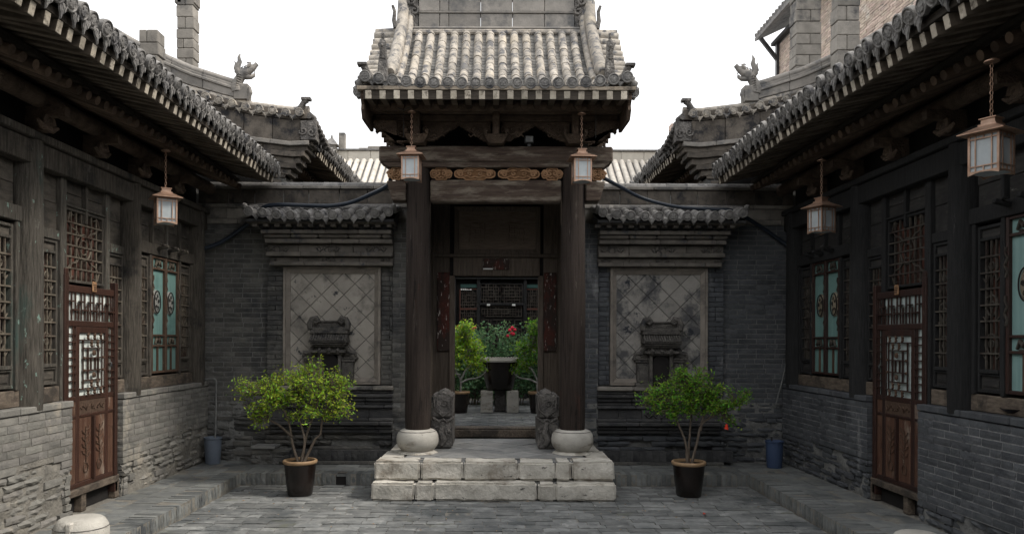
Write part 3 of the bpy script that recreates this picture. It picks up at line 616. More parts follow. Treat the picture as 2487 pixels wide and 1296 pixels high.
    for q in (-1, 1):
        b = MB(); b.bx(sx+q*.12, sx+q*.165, 10.775, FY+.02, Z(935), Z(862)); b.bx(sx+q*.168, sx+q*.33, 10.83, FY+.02, Z(928), Z(880)); b.bx(sx+q*.168, sx+q*.36, 10.81, FY+.02, Z(879), Z(874)); b.bx(sx+q*.168, sx+q*.39, 10.80, FY+.02, Z(873), Z(868)); b.bx(sx+q*.168, sx+q*.36, 10.80, FY+.02, Z(938), Z(929))
        b.bx(sx+q*.2, sx+q*.3, 10.82, 10.84, Z(920), Z(890))
        f = lambda u, v: (u, 10.81, v); b.tube([f(sx+q*.38, Z(868)), f(sx+q*.36, Z(858)), f(sx+q*.28, Z(856)), f(sx+q*.25, Z(846)), f(sx+q*.2, Z(842))], [.015,.03,.035,.03,.02], 7)
        b.build('shrine_side_pillar', 'relief', t, bevel=.005)
# loose low plinth left of the left screen
t = thing('brick_step', 'low block of rough dark bricks at the foot of the left screen wall', 'brick step', (-3.22, 10.7, TZ))
P = Pieces(t, 'brick', brick_protos('brick_back', d=.14))
brick_wall(P, (-3.40, 10.62, 0), (1,0,0), (0,-1,0), .55, TZ, TZ+.22, lambda u, z: .6); P.finish()
MB().bx(-3.39, -2.86, 10.64, YB, TZ, TZ+.2).build('core', 'mortar_dark', t)
MB().bx(-3.40, -3.07, 10.60, YB-.1, TZ+.222, TZ+.26).build('top_slab', 'slab', t, bevel=.006)
# ================================================================== LOW SIDE WALLS
for s in (-1, 1):
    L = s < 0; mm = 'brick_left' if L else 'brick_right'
    for k, (ya, yb) in enumerate(((4.2, 7.47), (8.48, YB))):
        lab = {(-1,0): 'low grey-beige brick wall at the left edge, with worn pale mortar', (-1,1): 'low grey brick wall left of the courtyard, running from the door to the corner bucket',
               (1,0): 'low dark brick wall with white joints at the right edge', (1,1): 'low dark brick wall right of the courtyard, between the door and the blue bucket'}[(s, k)]
        t = thing('low_brick_wall', lab, 'wall', (s*XW, (ya+yb)/2, TZ), 'low brick walls under the side windows')
        ze = {(-1,0): .74, (-1,1): .66, (1,0): .36, (1,1): .60}[(s, k)]
        lump_core(t, (s*XW, ya+.01, 0), (0,1,0), (-s,0,0), yb-ya-.02, TZ-.01, ze+.01, .002 if L else .012, .042, 'mortar' if L else 'mortar_dark', seed=s*3+k)
        MB().bx(s*(XW+.055), s*(XF+.25), ya+.02, yb-.0075, TZ-.02, ze).build('core', 'mortar' if L else 'mortar_right', t)
        MB().bx(s*(XW+(.0075 if L else .006)), s*(XF+.25), ya+.0075, yb-.0075, ze, 1.215).build('core', 'mortar' if L else 'mortar_right', t)
        P = Pieces(t, 'brick', brick_protos(mm))
        if L: er = (lambda u, z: .95 if z < .68+.1*math.sin(u*3) else .22) if k == 0 else (lambda u, z: .9 if z < .42+.30*min(1, u/1.6)+.07*math.sin(u*5) else .12)
        else: er = (lambda u, z: .85 if z < .34 else .06) if k == 0 else (lambda u, z: .8 if z < .62-.1*u/2 else .1)
        brick_wall(P, (s*XW, ya, 0), (0,1,0), (-s,0,0), yb-ya, TZ, 1.225, er, joint=.008 if L else .011)
        if k == 0: brick_wall(P, (s*XW, yb, 0), (s,0,0), (0,1,0), .3, TZ, 1.225, er)
        else: brick_wall(P, (s*(XW), ya, 0), (s,0,0), (0,-1,0), .3, TZ, 1.225, er)
        P.finish()
        y = ya
        while y < yb-.02:
            e = min(y+.31*rng.uniform(.9, 1.1), yb)
            if yb-e < .1: e = yb
            MB().bx(s*(XW-.012+rng.gauss(0,.003)), s*(XF+.12), y+.003, e-.003, 1.228, 1.29+rng.gauss(0,.003)).build('coping_brick', mm, t, bevel=.008); y = e
# ================================================================== SIDE HALLS
tt_side = tube_tile('tile_grey', .062, .24); ed_side = end_disc('tile_grey', .070); dt_side = drip_tile('tile_grey', .10, .115)
def rafter_meshes():
    a = MB().lathe([(.042, 0), (.045, .02), (.045, 1.15)], n=10, axis=(0,1,0)).mesh('round_rafter', 'rafter_end', smooth=45)
    b = MB().bx(-.03, .03, 0, .72, -.0325, .0325).mesh('square_rafter', 'wood_tip', bevel=.003)
    b.materials.append(M['rafter_body'])
    for p in b.polygons: p.material_index = 0 if p.normal.y < -.5 else 1
    c = MB().bx(-.031, .031, .025, .72, -.0335, .0335).mesh('rafter_body', 'wood_eave')
    return a, b, c
r_round, r_sq, r_body = rafter_meshes()
def eave(root, s, Xe, Ze, Y0, Y1, pitch=.155, rise=((.9,.40),(2.0,1.05),(3.4,2.1)), under=((1.6,.42),(3.4,1.75)), rows_short=False):
    """courtyard eave running along Y: tiles point towards the courtyard (-s)"""
    out = Vector((s, 0, 0)); n = int((Y1-Y0)/pitch)
    PT = Pieces(root, 'tube_tile', [tt_side], 300); PE = Pieces(root, 'round_end_tile', [ed_side]); PD = Pieces(root, 'drip_tile', [dt_side])
    PR = Pieces(root, 'round_rafter', [r_round]); PS = Pieces(root, 'square_rafter', [r_sq])
    pan = MB(); zt = Ze+.13; bod = MB()
    for i in range(n):
        y = Y0+(i+.5)*pitch+rng.gauss(0, .004); dz = .012*math.sin(y*.9)+rng.gauss(0, .004)
        dx = rng.gauss(0, .008)
        path = [(s*(Xe+dx), y, zt-.02+dz), (s*(Xe+.4), y, zt+.13+dz)]+[(s*(Xe+a), y, zt+b) for a, b in rise]
        round_roof(PT, path, seg=.24)
        if rng.random() > .03: PE.add(0, frame((s*(Xe+dx-.045), y, zt+dz), (s, 0, .35), (0,0,1), jit=.09))
        ym = y+pitch/2
        if rng.random() > .03: PD.add(0, frame((s*(Xe-.015), ym, zt-.035+dz), (s, 0, -.12), (0,0,1), jit=.09))
        pans(pan, [(s*Xe, ym, zt-.015+dz), (s*(Xe+.4), ym, zt+.11+dz)]+[(s*(Xe+a), ym, zt+b-.02) for a, b in rise], pitch*.95, sideways=(0,1,0), seg=.2)
        # flying rafter (square, pale cut end) and round rafter end below and behind it
        m = frame((s*(Xe+.05+rng.gauss(0,.006)), y, Ze-.045+dz), (s, 0, .22), (0,0,1), (1.1,1,1.5), jit=.010); PS.add(0, m)
        PR.add(0, frame((s*(Xe+.50), y+rng.gauss(0,.006), Ze-.155+dz), (s, 0, .36), (0,0,1), jit=.01))
    PT.finish(); PE.finish(); PD.finish(); PR.finish(); PS.finish(); pan.build('pan_tiles', 'tile_grey', root, kind='stuff')
    b = MB(); b.bx(s*(Xe+.035), s*(Xe+.13), Y0, Y1, Ze-.005, Ze+.055); b.build('eave_board', 'wood_eave', root)
    b = MB(); prof = [(Xe+.1, Ze+.02), (Xe+.8, Ze+.175)]+[(Xe+a, Ze+c) for a, c in under]+[(Xe+a, Ze+c+.06) for a, c in rise[::-1]]+[(Xe+.1, Ze+.07)]
    b.prism(prof, lambda u, v, q: (s*u, q, v), Y0, Y1); b.build('roof_deck', 'wood_eave', root)
    b = MB(); b.bx(s*(Xe+.55), s*(Xe+.62), Y0, Y1, Ze-.06, Ze-.02); b.build('rafter_board', 'wood_eave', root)
def lattice_window(root, s, y0, y1, z0, z1, o, wood, lat, wide=False, panel=True):
    """carved lattice window in the facade; o = distance proud of the facade plane"""
    fb = lambda mb, a, b_, c, d, p, q: mb.bx(s*(XF-p), s*(XF-q), a, b_, c, d)
    w = MB(); t_ = .028
    zt = z1; zb = z0
    if panel: zt = z1-.13; zb = z0+.20
    fb(w, y0, y0+t_, z0, z1, -.05, o); fb(w, y1-t_, y1, z0, z1, -.05, o)
    for a, b_ in [(z1-t_, z1), (z0, z0+t_)]+([(zt, zt+t_), (zb-t_*1.2, zb), (zb-.055, zb-.04)] if panel else []): fb(w, y0+t_, y1-t_, a, b_, -.05, o+(.012 if a == zb-t_*1.2 else 0))
    win = w.build('window', wood, root, bevel=.004)
    if panel:
        b = MB(); fb(b, y0+t_, y1-t_, zt+t_+.001, z1-t_-.001, -.04, o-.022); b.build('panel', 'board' if s < 0 else 'board_shaded', win)
        b = MB(); fb(b, y0+t_, y1-t_, z0+t_+.001, zb-.056, -.04, o-.022); fb(b, y0+.05, y1-.05, z0+.055, zb-.09, -.04, o-.012); b.build('panel', 'board' if s < 0 else 'board_shaded', win)
    ya, yb, za, zb2 = y0+t_, y1-t_, (zb if panel else z0+t_), (zt if panel else z1-t_)
    b = MB(); nb = 3 if not wide else 6; r = .0075
    for i in range(1, nb+1): y = lerp(ya, yb, i/(nb+1)); fb(b, y-r, y+r, za, zb2, o-.030, o-.012)
    nh = max(3, int((zb2-za)/(.125 if not wide else .11)))
    for i in range(1, nh): z = lerp(za, zb2, i/nh); fb(b, ya, yb, z-r, z+r, o-.020, o-.002)
    b.build('lattice', lat, win)
    b = MB(); f = lambda u, v: (s*(XF-o+.022), u, v); yc = (ya+yb)/2; W = yb-ya
    cs = [(.2, 1), (.5, -1), (.8, 1)] if not wide else [(.5, 1)]
    if wide:
        b.tube(spiral((yc, (za+zb2)/2), W*.20, 1.0, f, r1=1, n=20), .011, 6); b.tube(spiral((yc, (za+zb2)/2), W*.11, 1.0, f, r1=1, n=16), .008, 6)
        for qx, qz in ((-1,-1),(1,-1),(-1,1),(1,1)):
            cx_, cz_ = yc+qx*W*.34, (za+zb2)/2+qz*(zb2-za)*.33
            b.tube([f(yc+qx*W*.12, (za+zb2)/2+qz*(zb2-za)*.16), f(yc+qx*W*.22, (za+zb2)/2+qz*(zb2-za)*.24), f(cx_-qx*W*.02, cz_-qz*.05), f(cx_+qx*W*.1, cz_+qz*.02), f(cx_+qx*W*.05, cz_+qz*.10), f(cx_-qx*W*.06, cz_+qz*.08)], [.011,.014,.011,.014,.011,.006], 6)
    else:
        for v, q in cs:
            zc = lerp(za, zb2, v)
            for d in (-1, 1):
                b.tube([f(yc, zc+.09), f(yc+d*W*.28, zc+.05), f(yc+d*W*.30, zc-.02), f(yc+d*W*.12, zc-.09), f(yc+d*W*.24, zc-.14), f(yc+d*W*.42, zc-.10)], [.008,.010,.010,.008,.013,.007], 6)
            b.tube(spiral((yc, zc), W*.13, 1, f, r1=1, n=10), .007, 6)
            b.tube([f(yc, zc-.09), f(yc, zc-.17)], .009, 6)
    b.build('carved_scrolls', lat, win, smooth=60)
    b = MB(); n = 3 if not wide else 7
    for i in range(n): a = lerp(ya, yb, i/n); fb(b, a+.002, lerp(ya, yb, (i+1)/n)-.002, za, zb2, -.075, -.06)
    b.build('backing', 'back_red', win)
def facade_bay_plain(root, s, y0, y1, wood, lat, gold):
    """bay with a tall teal centre window between two lattice windows; y0,y1 = column centres"""
    fb = lambda mb, a, b_, c, d, p, q: mb.bx(s*(XF-p), s*(XF-q), a, b_, c, d)
    sc = (y1-y0)/1.94; Y = lambda v: y0+v*sc
    lattice_window(root, s, Y(.18), Y(.46), 1.46, 2.90, .03, wood, lat); lattice_window(root, s, Y(1.40), Y(1.72), 1.46, 2.90, .03, wood, lat)
    for v in (.14, .47, 1.34, 1.73): b = MB(); fb(b, Y(v), Y(v+.05), 1.44, 2.93, -.06, .05); b.build('post', wood, root, bevel=.006)
    # lintel with hooks
    b = MB(); fb(b, Y(.14), Y(1.80), 2.932, 3.07, -.06, .06); lt = b.build('lintel', wood, root, bevel=.006)
    for v in (.66, .96, 1.26):
        b = MB(); b.bar((s*(XF-.06), Y(v), 3.02), (s*(XF-.19), Y(v), 3.05), .05, .035); b.bar((s*(XF-.13), Y(v)-.05, 3.065), (s*(XF-.13), Y(v)+.05, 3.065), .05, .02); b.build('hook_block', wood, lt, bevel=.004)
    # teal window
    ta, tb = Y(.53), Y(1.33); win = MB()
    fb(win, ta, ta+.035, 1.47, 2.925, -.05, .045); fb(win, tb-.035, tb, 1.47, 2.925, -.05, .045); fb(win, (ta+tb)/2-.03, (ta+tb)/2+.03, 1.47, 2.925, -.05, .05)
    for a, b_ in ((2.90, 2.925), (2.76, 2.785), (1.93, 1.955), (1.80, 1.825), (1.47, 1.50)): fb(win, ta+.035, tb-.035, a, b_, -.04, .04)
    wo = win.build('window', 'wood_red_shaded' if s > 0 else 'wood_brown', root, bevel=.004)
    for h in (0, 1):
        pa = ta+.035 if not h else (ta+tb)/2+.03; pb = (ta+tb)/2-.03 if not h else tb-.035; pc = (pa+pb)/2
        for a, b_ in ((2.786, 2.90), (1.956, 2.759), (1.826, 1.929), (1.501, 1.799)):
            b = MB(); fb(b, pa, pb, a, b_, -.02, .012); b.build('pane', 'teal_pale' if (s > 0 and y0 < 6) else 'teal', wo)
        b = MB(); fb(b, pc-.014, pc+.014, 1.50, 1.80, 0, .032); b.build('glazing_bar', 'wood_brown', wo)
        b = MB(); b.lathe([(.0, .012), (.075, .010), (.095, 0), (.10, -.01)], c=(s*(XF-.02), pc-.03, 2.36), n=18, axis=(-s,0,0), cap=False)
        o = b.build('oval_medallion', gold, wo, smooth=40)
        for v in o.data.vertices: v.co.z = (v.co.z-(2.36-wl(wo).z))*1.55+(2.36-wl(wo).z)
        f = lambda u, v: (s*(XF-.036), u, v); b = MB()
        [b.tube(spiral((pc-.03+.035*math.cos(q*1.3), 2.36+.075*math.sin(q*1.3)), .024, 1.2, f, ph=q), .0035, 5) for q in range(6)]; b.tube([f(pc-.03+.088*math.cos(2*PI*q/20), 2.36+.138*math.sin(2*PI*q/20)) for q in range(21)], .007, 5); b.build('medallion_carving', 'dark', wo, smooth=60)
        f = lambda u, v: (s*(XF-.03), u, v)
        for zc in (2.84, 1.875):
            b = MB(); b.tube([f(pc-.08, zc-.035), f(pc-.04, zc+.03), f(pc, zc-.01), f(pc+.04, zc+.03), f(pc+.08, zc-.035)], [.012,.02,.022,.02,.012], 6); b.tube([f(pc-.05, zc-.045), f(pc+.05, zc-.045)], .01, 5); b.build('corner_carving', lat, wo, smooth=60)
    f = lambda u, v: (s*(XF-.052), u, v); b = MB()
    for yy in (ta+.017, (ta+tb)/2, tb-.017):
        for zc in (2.55, 2.15):
            b.tube([f(yy, zc-.12), f(yy-.018, zc-.07), f(yy+.018, zc-.02), f(yy-.018, zc+.04), f(yy+.012, zc+.09), f(yy, zc+.13)], .011, 5)
    b.build('bar_carving', lat, wo, smooth=60)
def door_unit(root, s, y0, y1, wood):
    """red-brown screen door standing 6 cm proud of the facade"""
    XD = XF-.055; o0 = .0
    fb = lambda mb, a, b_, c, d, p, q: mb.bx(s*(XD-p), s*(XD-q), a, b_, c, d)
    W = y1-y0; b = MB(); zb, zt = .40, 2.43
    fb(b, y0, y0+.075, .22, zt+.10, -.05, .012); fb(b, y1-.06, y1, .22, zt+.08, -.05, .03)
    fb(b, y0+.005, y0+.07, zt+.10, zt+.16, -.03, .010)
    ya, yb = y0+.075, y1-.06
    for a, c in ((zt-.07, zt), (2.02, 2.08), (zb, zb+.05)): fb(b, ya, yb, a, c, -.03, .014)
    la, lb = ya+.150, yb-.130           # inner leaf
    fb(b, la-.02, la+.045, zb+.05, 2.02, -.03, .010); fb(b, lb-.045, lb+.02, zb+.05, 2.02, -.03, .010)
    for a, c in ((1.955, 2.02), (1.27, 1.32), (1.10, 1.13)): fb(b, la+.045, lb-.045, a, c, -.03, .012)
    for a, c in ((1.27, 1.32), (1.10, 1.13)): fb(b, ya, la-.02, a, c, -.03, .012); fb(b, lb+.02, yb, a, c, -.03, .012)
    door = b.build('door', wood, root, bevel=.005)
    # feet
    for yy in (y0+.28, y1-.05): MB().bx(s*(XD-.03), s*(XD+.05), yy, yy+.09, TZ, zb).build('foot_post', 'wood_sill', door, bevel=.006)
    MB().bx(s*(XD-.05), s*(XD+.04), y0, y1, zb-.07, zb-.002).build('bottom_rail', 'wood_sill', door, bevel=.006)
    MB().bx(s*(XD+.05), s*(XD+.12), y0, y1, TZ, .60).build('threshold_board', 'dark', door)
    # paper panes
    for (a, c, d, e) in ((ya, yb, 2.081, zt-.071), (la+.046, lb-.046, 1.321, 1.954), (ya+.001, la-.021, 1.321, 2.019), (lb+.021, yb-.001, 1.321, 2.019)):
        b = MB(); fb(b, a, c, d, e, -.02, -.012); b.build('pane', 'paper' if s < 0 else 'paper_shaded', door)
    # top lattice: interlocking key pattern
    b = MB(); r = .0075; n = 5; z0, z1 = 2.081, zt-.071; H = z1-z0
    for i in range(n):
        u0 = lerp(ya, yb, i/n); u1 = lerp(ya, yb, (i+1)/n); w_ = u1-u0
        for v in (.30, .68) : fb(b, u0+w_*v-r, u0+w_*v+r, z0+(0 if v != .5 else H*.38), z1-(0 if v != .22 else 0), 0, .012)
        fb(b, u0, u0+w_*.5, z1-H*.32-r, z1-H*.32+r, 0, .026); fb(b, u0+w_*.3, u1-w_*.05, z0+H*.38-r, z0+H*.38+r, 0, .026); fb(b, u1-r*1.2, u1+r*1.2, z0, z0+H*.6, 0, .012)
    b.build('lattice', wood, door)
    b = MB()
    for (a, c) in ((ya, la-.02), (lb+.02, yb)):
        m_ = lerp(a, c, .62); fb(b, m_-r, m_+r, 1.32, 2.02, 0, .012)
        for i in range(1, 9):
            z = 1.32+.70*i/9; fb(b, a, c, z-r*.8, z+r*.8, 0, .014)
    b.build('lattice', wood, door)
    # leaf lattice with bosses
    b = MB(); c0, c1, z0, z1 = la+.045, lb-.045, 1.32, 1.955; cw = c1-c0; cm = (c0+c1)/2
    for v in (.13, .87): fb(b, lerp(c0,c1,v)-.006, lerp(c0,c1,v)+.006, z0+.07, z1-.07, 0, .014)
    for v in (.30, .70): fb(b, lerp(c0,c1,v)-.006, lerp(c0,c1,v)+.006, z0+.16, z1-.16, 0, .02)
    for v in (.42, .58): fb(b, lerp(c0,c1,v)-.004, lerp(c0,c1,v)+.004, z0+.26, z1-.26, 0, .02)
    for i, v in enumerate((.11, .24, .40, .60, .76, .89)): fb(b, c0+(0 if i in (0, 5) else cw*.14), c1-(0 if i in (0, 5) else cw*.14), lerp(z0,z1,v)-.006, lerp(z0,z1,v)+.006, 0, .018)
    b.build('lattice', wood, door)
    f = lambda u, v: (s*(XD-.03), u, v); b = MB()
    for v in (.055, .945, .175, .825):
        for u in ((.25, .5, .75) if v in (.055, .945) else (.38, .62)):
            zc = lerp(z0, z1, v); uu = lerp(c0, c1, u); b.tube([f(uu+.008, zc-.03), f(uu-.010, zc-.012), f(uu-.002, zc+.0), f(uu-.010, zc+.015), f(uu+.010, zc+.032)], [.010,.015,.012,.015,.010], 6)
    for v in (.32, .68):
        b.lathe([(.032, 0), (.028, .012), (.012, .018), (.001, .02)], c=(s*(XD-.018), cm, lerp(z0,z1,v)), n=12, axis=(-s,0,0), cap=False)
    for u in (.13, .87):
        for v in (.40, .60): b.lathe([(.016, 0), (.012, .010), (.001, .012)], c=(s*(XD-.02), lerp(c0,c1,u), lerp(z0,z1,v)), n=8, axis=(-s,0,0), cap=False)
    b.build('lattice_bosses', 'wood_brown', door, smooth=50)
    # carved frieze and long lower panels
    b = MB(); fb(b, la+.046, lb-.046, 1.131, 1.269, -.02, .008); p_ = b.build('frieze_panel', 'wood_brown', door)
    f2 = lambda u, v: (s*(XD-.012), u, v); b = MB()
    for i in range(5): b.tube(spiral((lerp(la+.09, lb-.09, i/4), 1.20), .03, 1.2, f2, ph=i), .005, 5)
    b.tube([f2(lerp(la+.06, lb-.06, i/12), 1.20+.03*math.sin(i*1.6)) for i in range(13)], .005, 5); b.build('vine_carving', 'wood_brown', door, smooth=60)
    for (a, c) in ((la+.046, (la+lb)/2-.016), ((la+lb)/2+.016, lb-.046)):
        b = MB(); fb(b, a, c, zb+.051, 1.099, -.02, .004); b.build('lower_panel', 'wood_panel', door, bevel=.004)
        b = MB(); m_ = (a+c)/2; W2 = c-a
        b.tube([f2(m_, .62), f2(m_+.012, .74), f2(m_-.012, .86), f2(m_+.008, 1.0)], .005, 5)
        for i in range(9): zz_ = .70+.035*i; b.tube([f2(m_, zz_-.02), f2(m_+(-1)**i*W2*.22, zz_), f2(m_+(-1)**i*W2*.30, zz_+.03)], .0045, 5)
        b.tube([f2(m_-.03, .54), f2(m_-.045, .59), f2(m_-.02, .63), f2(m_+.02, .63), f2(m_+.045, .59), f2(m_+.03, .54), f2(m_-.03, .54)], .005, 5); b.build('vase_carving', 'wood_brown', door, smooth=60)
    b = MB(); fb(b, (la+lb)/2-.015, (la+lb)/2+.015, zb+.05, 1.10, -.02, .035); b.build('muntin', wood, door, bevel=.003)
    for (a, c) in ((ya, la-.02), (lb+.02, yb)):
        b = MB(); fb(b, a+.001, c-.001, zb+.051, 1.099, -.02, .004); b.build('lower_panel', 'wood_panel', door)
        b = MB(); fb(b, a+.001, c-.001, 1.131, 1.269, -.02, .004); b.build('lower_panel', 'wood_panel', door)
    # little number plate with carved strokes
    yc = y0+.52; b = MB(); fb(b, yc-.04, yc+.04, 2.38, 2.49, .015, .032); b.build('number_plate', 'carved', door, bevel=.008, label='small pale wooden number plate')
    b = MB()
    for (u, v, a, c) in ((-.02, 2.455, .014, .004), (.005, 2.455, .018, .004), (0, 2.435, .024, .004), (-.012, 2.42, .004, .014), (.014, 2.42, .004, .014), (0, 2.405, .02, .004)): fb(b, yc+u-a, yc+u+a, v-c, v+c, .0325, .036)
    b.build('plate_strokes', 'wood_brown', door)
    b = MB(); b.lathe([(.004,-.03),(.012,-.02),(.012,.02),(.004,.03)], c=(s*(XD-.06), lb-.02, 1.62), n=8); b.build('handle', 'metal_dark', door, smooth=60)
for s in (-1, 1):
    L = s < 0; wood = 'wood_fac' if L else 'wood_fac_shaded'; lat = 'wood_lat' if L else 'wood_lat_shaded'
    t = thing('side_hall', 'left weathered timber side hall with teal window and red-brown screen door' if L else 'right timber side hall darkened by painted shade, with teal windows and red-brown screen door', 'building', (s*XF, 7.5, TZ), 'side halls facing each other across the court')
    cols = (3.06, 4.98, 6.90, 8.82, 10.76)
    fb = lambda mb, a, b_, c, d, p, q: mb.bx(s*(XF-p), s*(XF-q), a, b_, c, d)
    for i, y in enumerate((-5.5, -3.6, -1.6, .6)+cols):
        b = MB(); b.lathe([(.145, 1.25), (.15, 1.5), (.148, 2.6), (.14, 3.72)], c=(s*(XF+.0), y, 0), n=16); b.build('column', 'wood_fac_teal' if (L and y < 7) else wood, t, smooth=40, label='round post with flaking teal paint' if (L and i == 6) else None)
    b = MB(); fb(b, -6, YB-.03, 1.292, 1.44, -.1, .035); b.build('sill_beam', 'wood_sill', t, bevel=.008)
    b = MB(); fb(b, -6, YB-.03, 3.47, 3.68, -.1, .11); b.build('upper_beam', wood, t, bevel=.008)
    b = MB(); fb(b, -6, YB-.03, 3.69, 3.76, -.1, .15); b.build('upper_plank', wood, t, bevel=.008)
    for k in range(len(cols)-1):
        y0, y1 = cols[k], cols[k+1]; isdoor = (k == 2)
        nb = 4; zlo = 3.075
        for i in range(nb):
            a = lerp(y0+.15, y1-.15, i/nb); c = lerp(y0+.15, y1-.15, (i+1)/nb)
            b = MB(); fb(b, a-.022, a+.022, zlo, 3.47, -.05, .045); b.build('post', wood, t, bevel=.005)
            lo_ = zlo if not isdoor else (3.22 if i in (1, 2) else 2.94)
            for q in range(2):
                za = lerp(lo_, 3.468, q/2); zb_ = lerp(lo_, 3.468, (q+1)/2)
                b = MB(); fb(b, a+.024, c-.024, za+.002, zb_-.003, -.05, .0+rng.uniform(-.004,.006)); b.build('wall_board', 'board' if L else 'board_shaded', t, bevel=.004)
        # carved bracket blocks under the eave purlin
        for yy in (y0, (y0+y1)/2):
            b = MB(); b.bx(s*(XF-.22), s*(XF-.02), yy-.05, yy+.05, 3.77, 3.90); b.bx(s*(XF-.38), s*(XF-.02), yy-.04, yy+.04, 3.90, 3.99)
            f = lambda u, v: (s*(XF-.20), u, v); b.tube(spiral((yy, 3.84), .09, 1.3, f), .028, 6); b.tube([f(yy-.16, 3.84), f(yy-.08, 3.80), f(yy+.08, 3.80), f(yy+.16, 3.84)], [.015,.03,.03,.015], 6); b.build('bracket', 'wood_brk', t, bevel=.005)
    MB().tube([(s*(XF-.14), -6, 4.06), (s*(XF-.14), YB-.02, 4.06)], .085, 12).build('purlin', 'wood_brk', t, smooth=50)
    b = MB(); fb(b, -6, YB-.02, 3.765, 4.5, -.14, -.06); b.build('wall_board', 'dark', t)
    MB().prism([(3.20, 4.17), (6.6, 4.17), (6.6, 5.6), (4.8, 4.66), (3.95, 4.38), (3.26, 4.21)], lambda u, v, q: (s*u, q, v), YB+.06, YB+.2).build('end_wall', 'soot', t)
    b = MB(); fb(b, -6, YB-.03, 1.3, 3.5, -.16, -.12); b.build('back_board', 'dark', t)
    wd2 = 'wood_fac_teal' if L else wood
    facade_bay_plain(t, s, cols[3], cols[4], wood, lat, 'silver' if L else 'gold')
    facade_bay_plain(t, s, cols[1], cols[2], wd2, lat, 'silver' if L else 'gold')
    facade_bay_plain(t, s, cols[0], cols[1], wood, lat, 'silver' if L else 'gold')
    # door bay
    lattice_window(t, s, 7.06, 7.36, 1.46, 2.84, .03, wd2, lat); lattice_window(t, s, 8.33, 8.65, 1.46, 2.84, .03, wood, lat)
    lattice_window(t, s, 7.49, 8.22, 2.46, 3.20, .03, wood, lat, wide=True, panel=False)
    for a, c in ((7.38, 7.48), (8.23, 8.32)): b = MB(); fb(b, a, c, .45, 3.47, -.06, .05); b.build('door_post', wd2, t, bevel=.006)
    b = MB()
    fb(b, 7.06, 7.37, 2.845, 2.94, -.06, .045); fb(b, 8.33, 8.65, 2.845, 2.94, -.06, .045); fb(b, 7.48, 8.23, 3.205, 3.225, -.05, .05)
    b.build('door_rail', wd2, t, bevel=.006)
    door_unit(t, s, 7.42, 8.43, 'wood_red' if L else 'wood_red_shaded')
    MB().bx(s*(XF+.05), s*(XF+.2), 7.4, 8.5, .1, 1.3).build('back_board', 'dark', t)
    eave(t, s, 3.13, 4.22, -6, YB-.02)
# ================================================================== REAR SIDE BUILDINGS (gable ends above the wall)
def V(x):   # verge height over |x|
    pts = [(2.70, 5.36), (3.12, 5.335), (3.74, 5.41), (4.12, 5.50), (4.71, 5.66), (5.5, 5.98), (6.5, 6.5), (8.5, 7.6)]
    for (a, b), (c, d) in zip(pts, pts[1:]):
        if x <= c: return b+(d-b)*(x-a)/(c-a)
    return pts[-1][1]
def dragon(mb, ox, y, oz, s, k=1.0):
    """ridge dragon: neck, open jaws, horn and flame; faces towards the centre (-s)"""
    f = lambda u, v, w=0: (ox-s*u*k, y+w, oz+v*k)
    T = lambda pts, r, n=8: mb.tube([f(*p) for p in pts], [a*k*(1.35 if a > .02 else 1.1) for a in r], n)
    T([(-.02,.10),(-.04,.22),(-.01,.34),(.05,.43),(.12,.50)], [.10,.10,.085,.075,.085])         # neck
    T([(.06,.46),(.14,.52),(.22,.57),(.30,.62),(.36,.66)], [.075,.085,.07,.055,.04])            # upper jaw
    T([(.10,.46),(.18,.43),(.26,.42),(.33,.46),(.35,.50)], [.06,.05,.038,.03,.015])             # lower jaw
    T([(.34,.66),(.385,.70),(.36,.745)], [.045,.04,.015])                                       # snout curl
    for w in (-.05, .05): T([(.20,.62,w),(.25,.66,w),(.27,.71,w),(.22,.72,w),(.19,.69,w)], [.03,.03,.022,.016,.008])   # brow
    for q in range(4): T([(.24+.035*q,.575+.02*q),(.255+.035*q,.53+.02*q)], [.014,.004], 5)
    for q in range(3): T([(.24+.03*q,.44+.01*q),(.245+.03*q,.49+.01*q)], [.012,.003], 5)
    T([(.30,.46),(.355,.53),(.33,.60),(.27,.62)], [.012,.011,.010,.008], 6)                     # tongue / whisker
    T([(.05,.46),(-.03,.56),(-.03,.66),(.02,.76),(.0,.86),(.03,.94)], [.05,.055,.05,.04,.026,.008])  # flame mane
    T([(-.02,.55),(-.08,.62),(-.07,.72),(-.10,.78)], [.04,.03,.02,.006])
    T([(.08,.57),(.06,.63),(.10,.66)], [.03,.02,.006]); T([(.14,.60),(.13,.66),(.17,.68)], [.025,.018,.006])
    for q in range(7): T([(-.11+.012*q,.14+.05*q,-.05),(-.02+.012*q,.16+.05*q,-.095),(.05+.01*q,.14+.05*q,-.05)], [.008,.012,.008], 5)
    T([(-.05,.06),(-.14,.10),(-.19,.16),(-.16,.22),(-.12,.20),(-.13,.17)], [.05,.045,.04,.03,.02,.012])  # curled haunch
tt_v = tube_tile('tile', .062, .2)
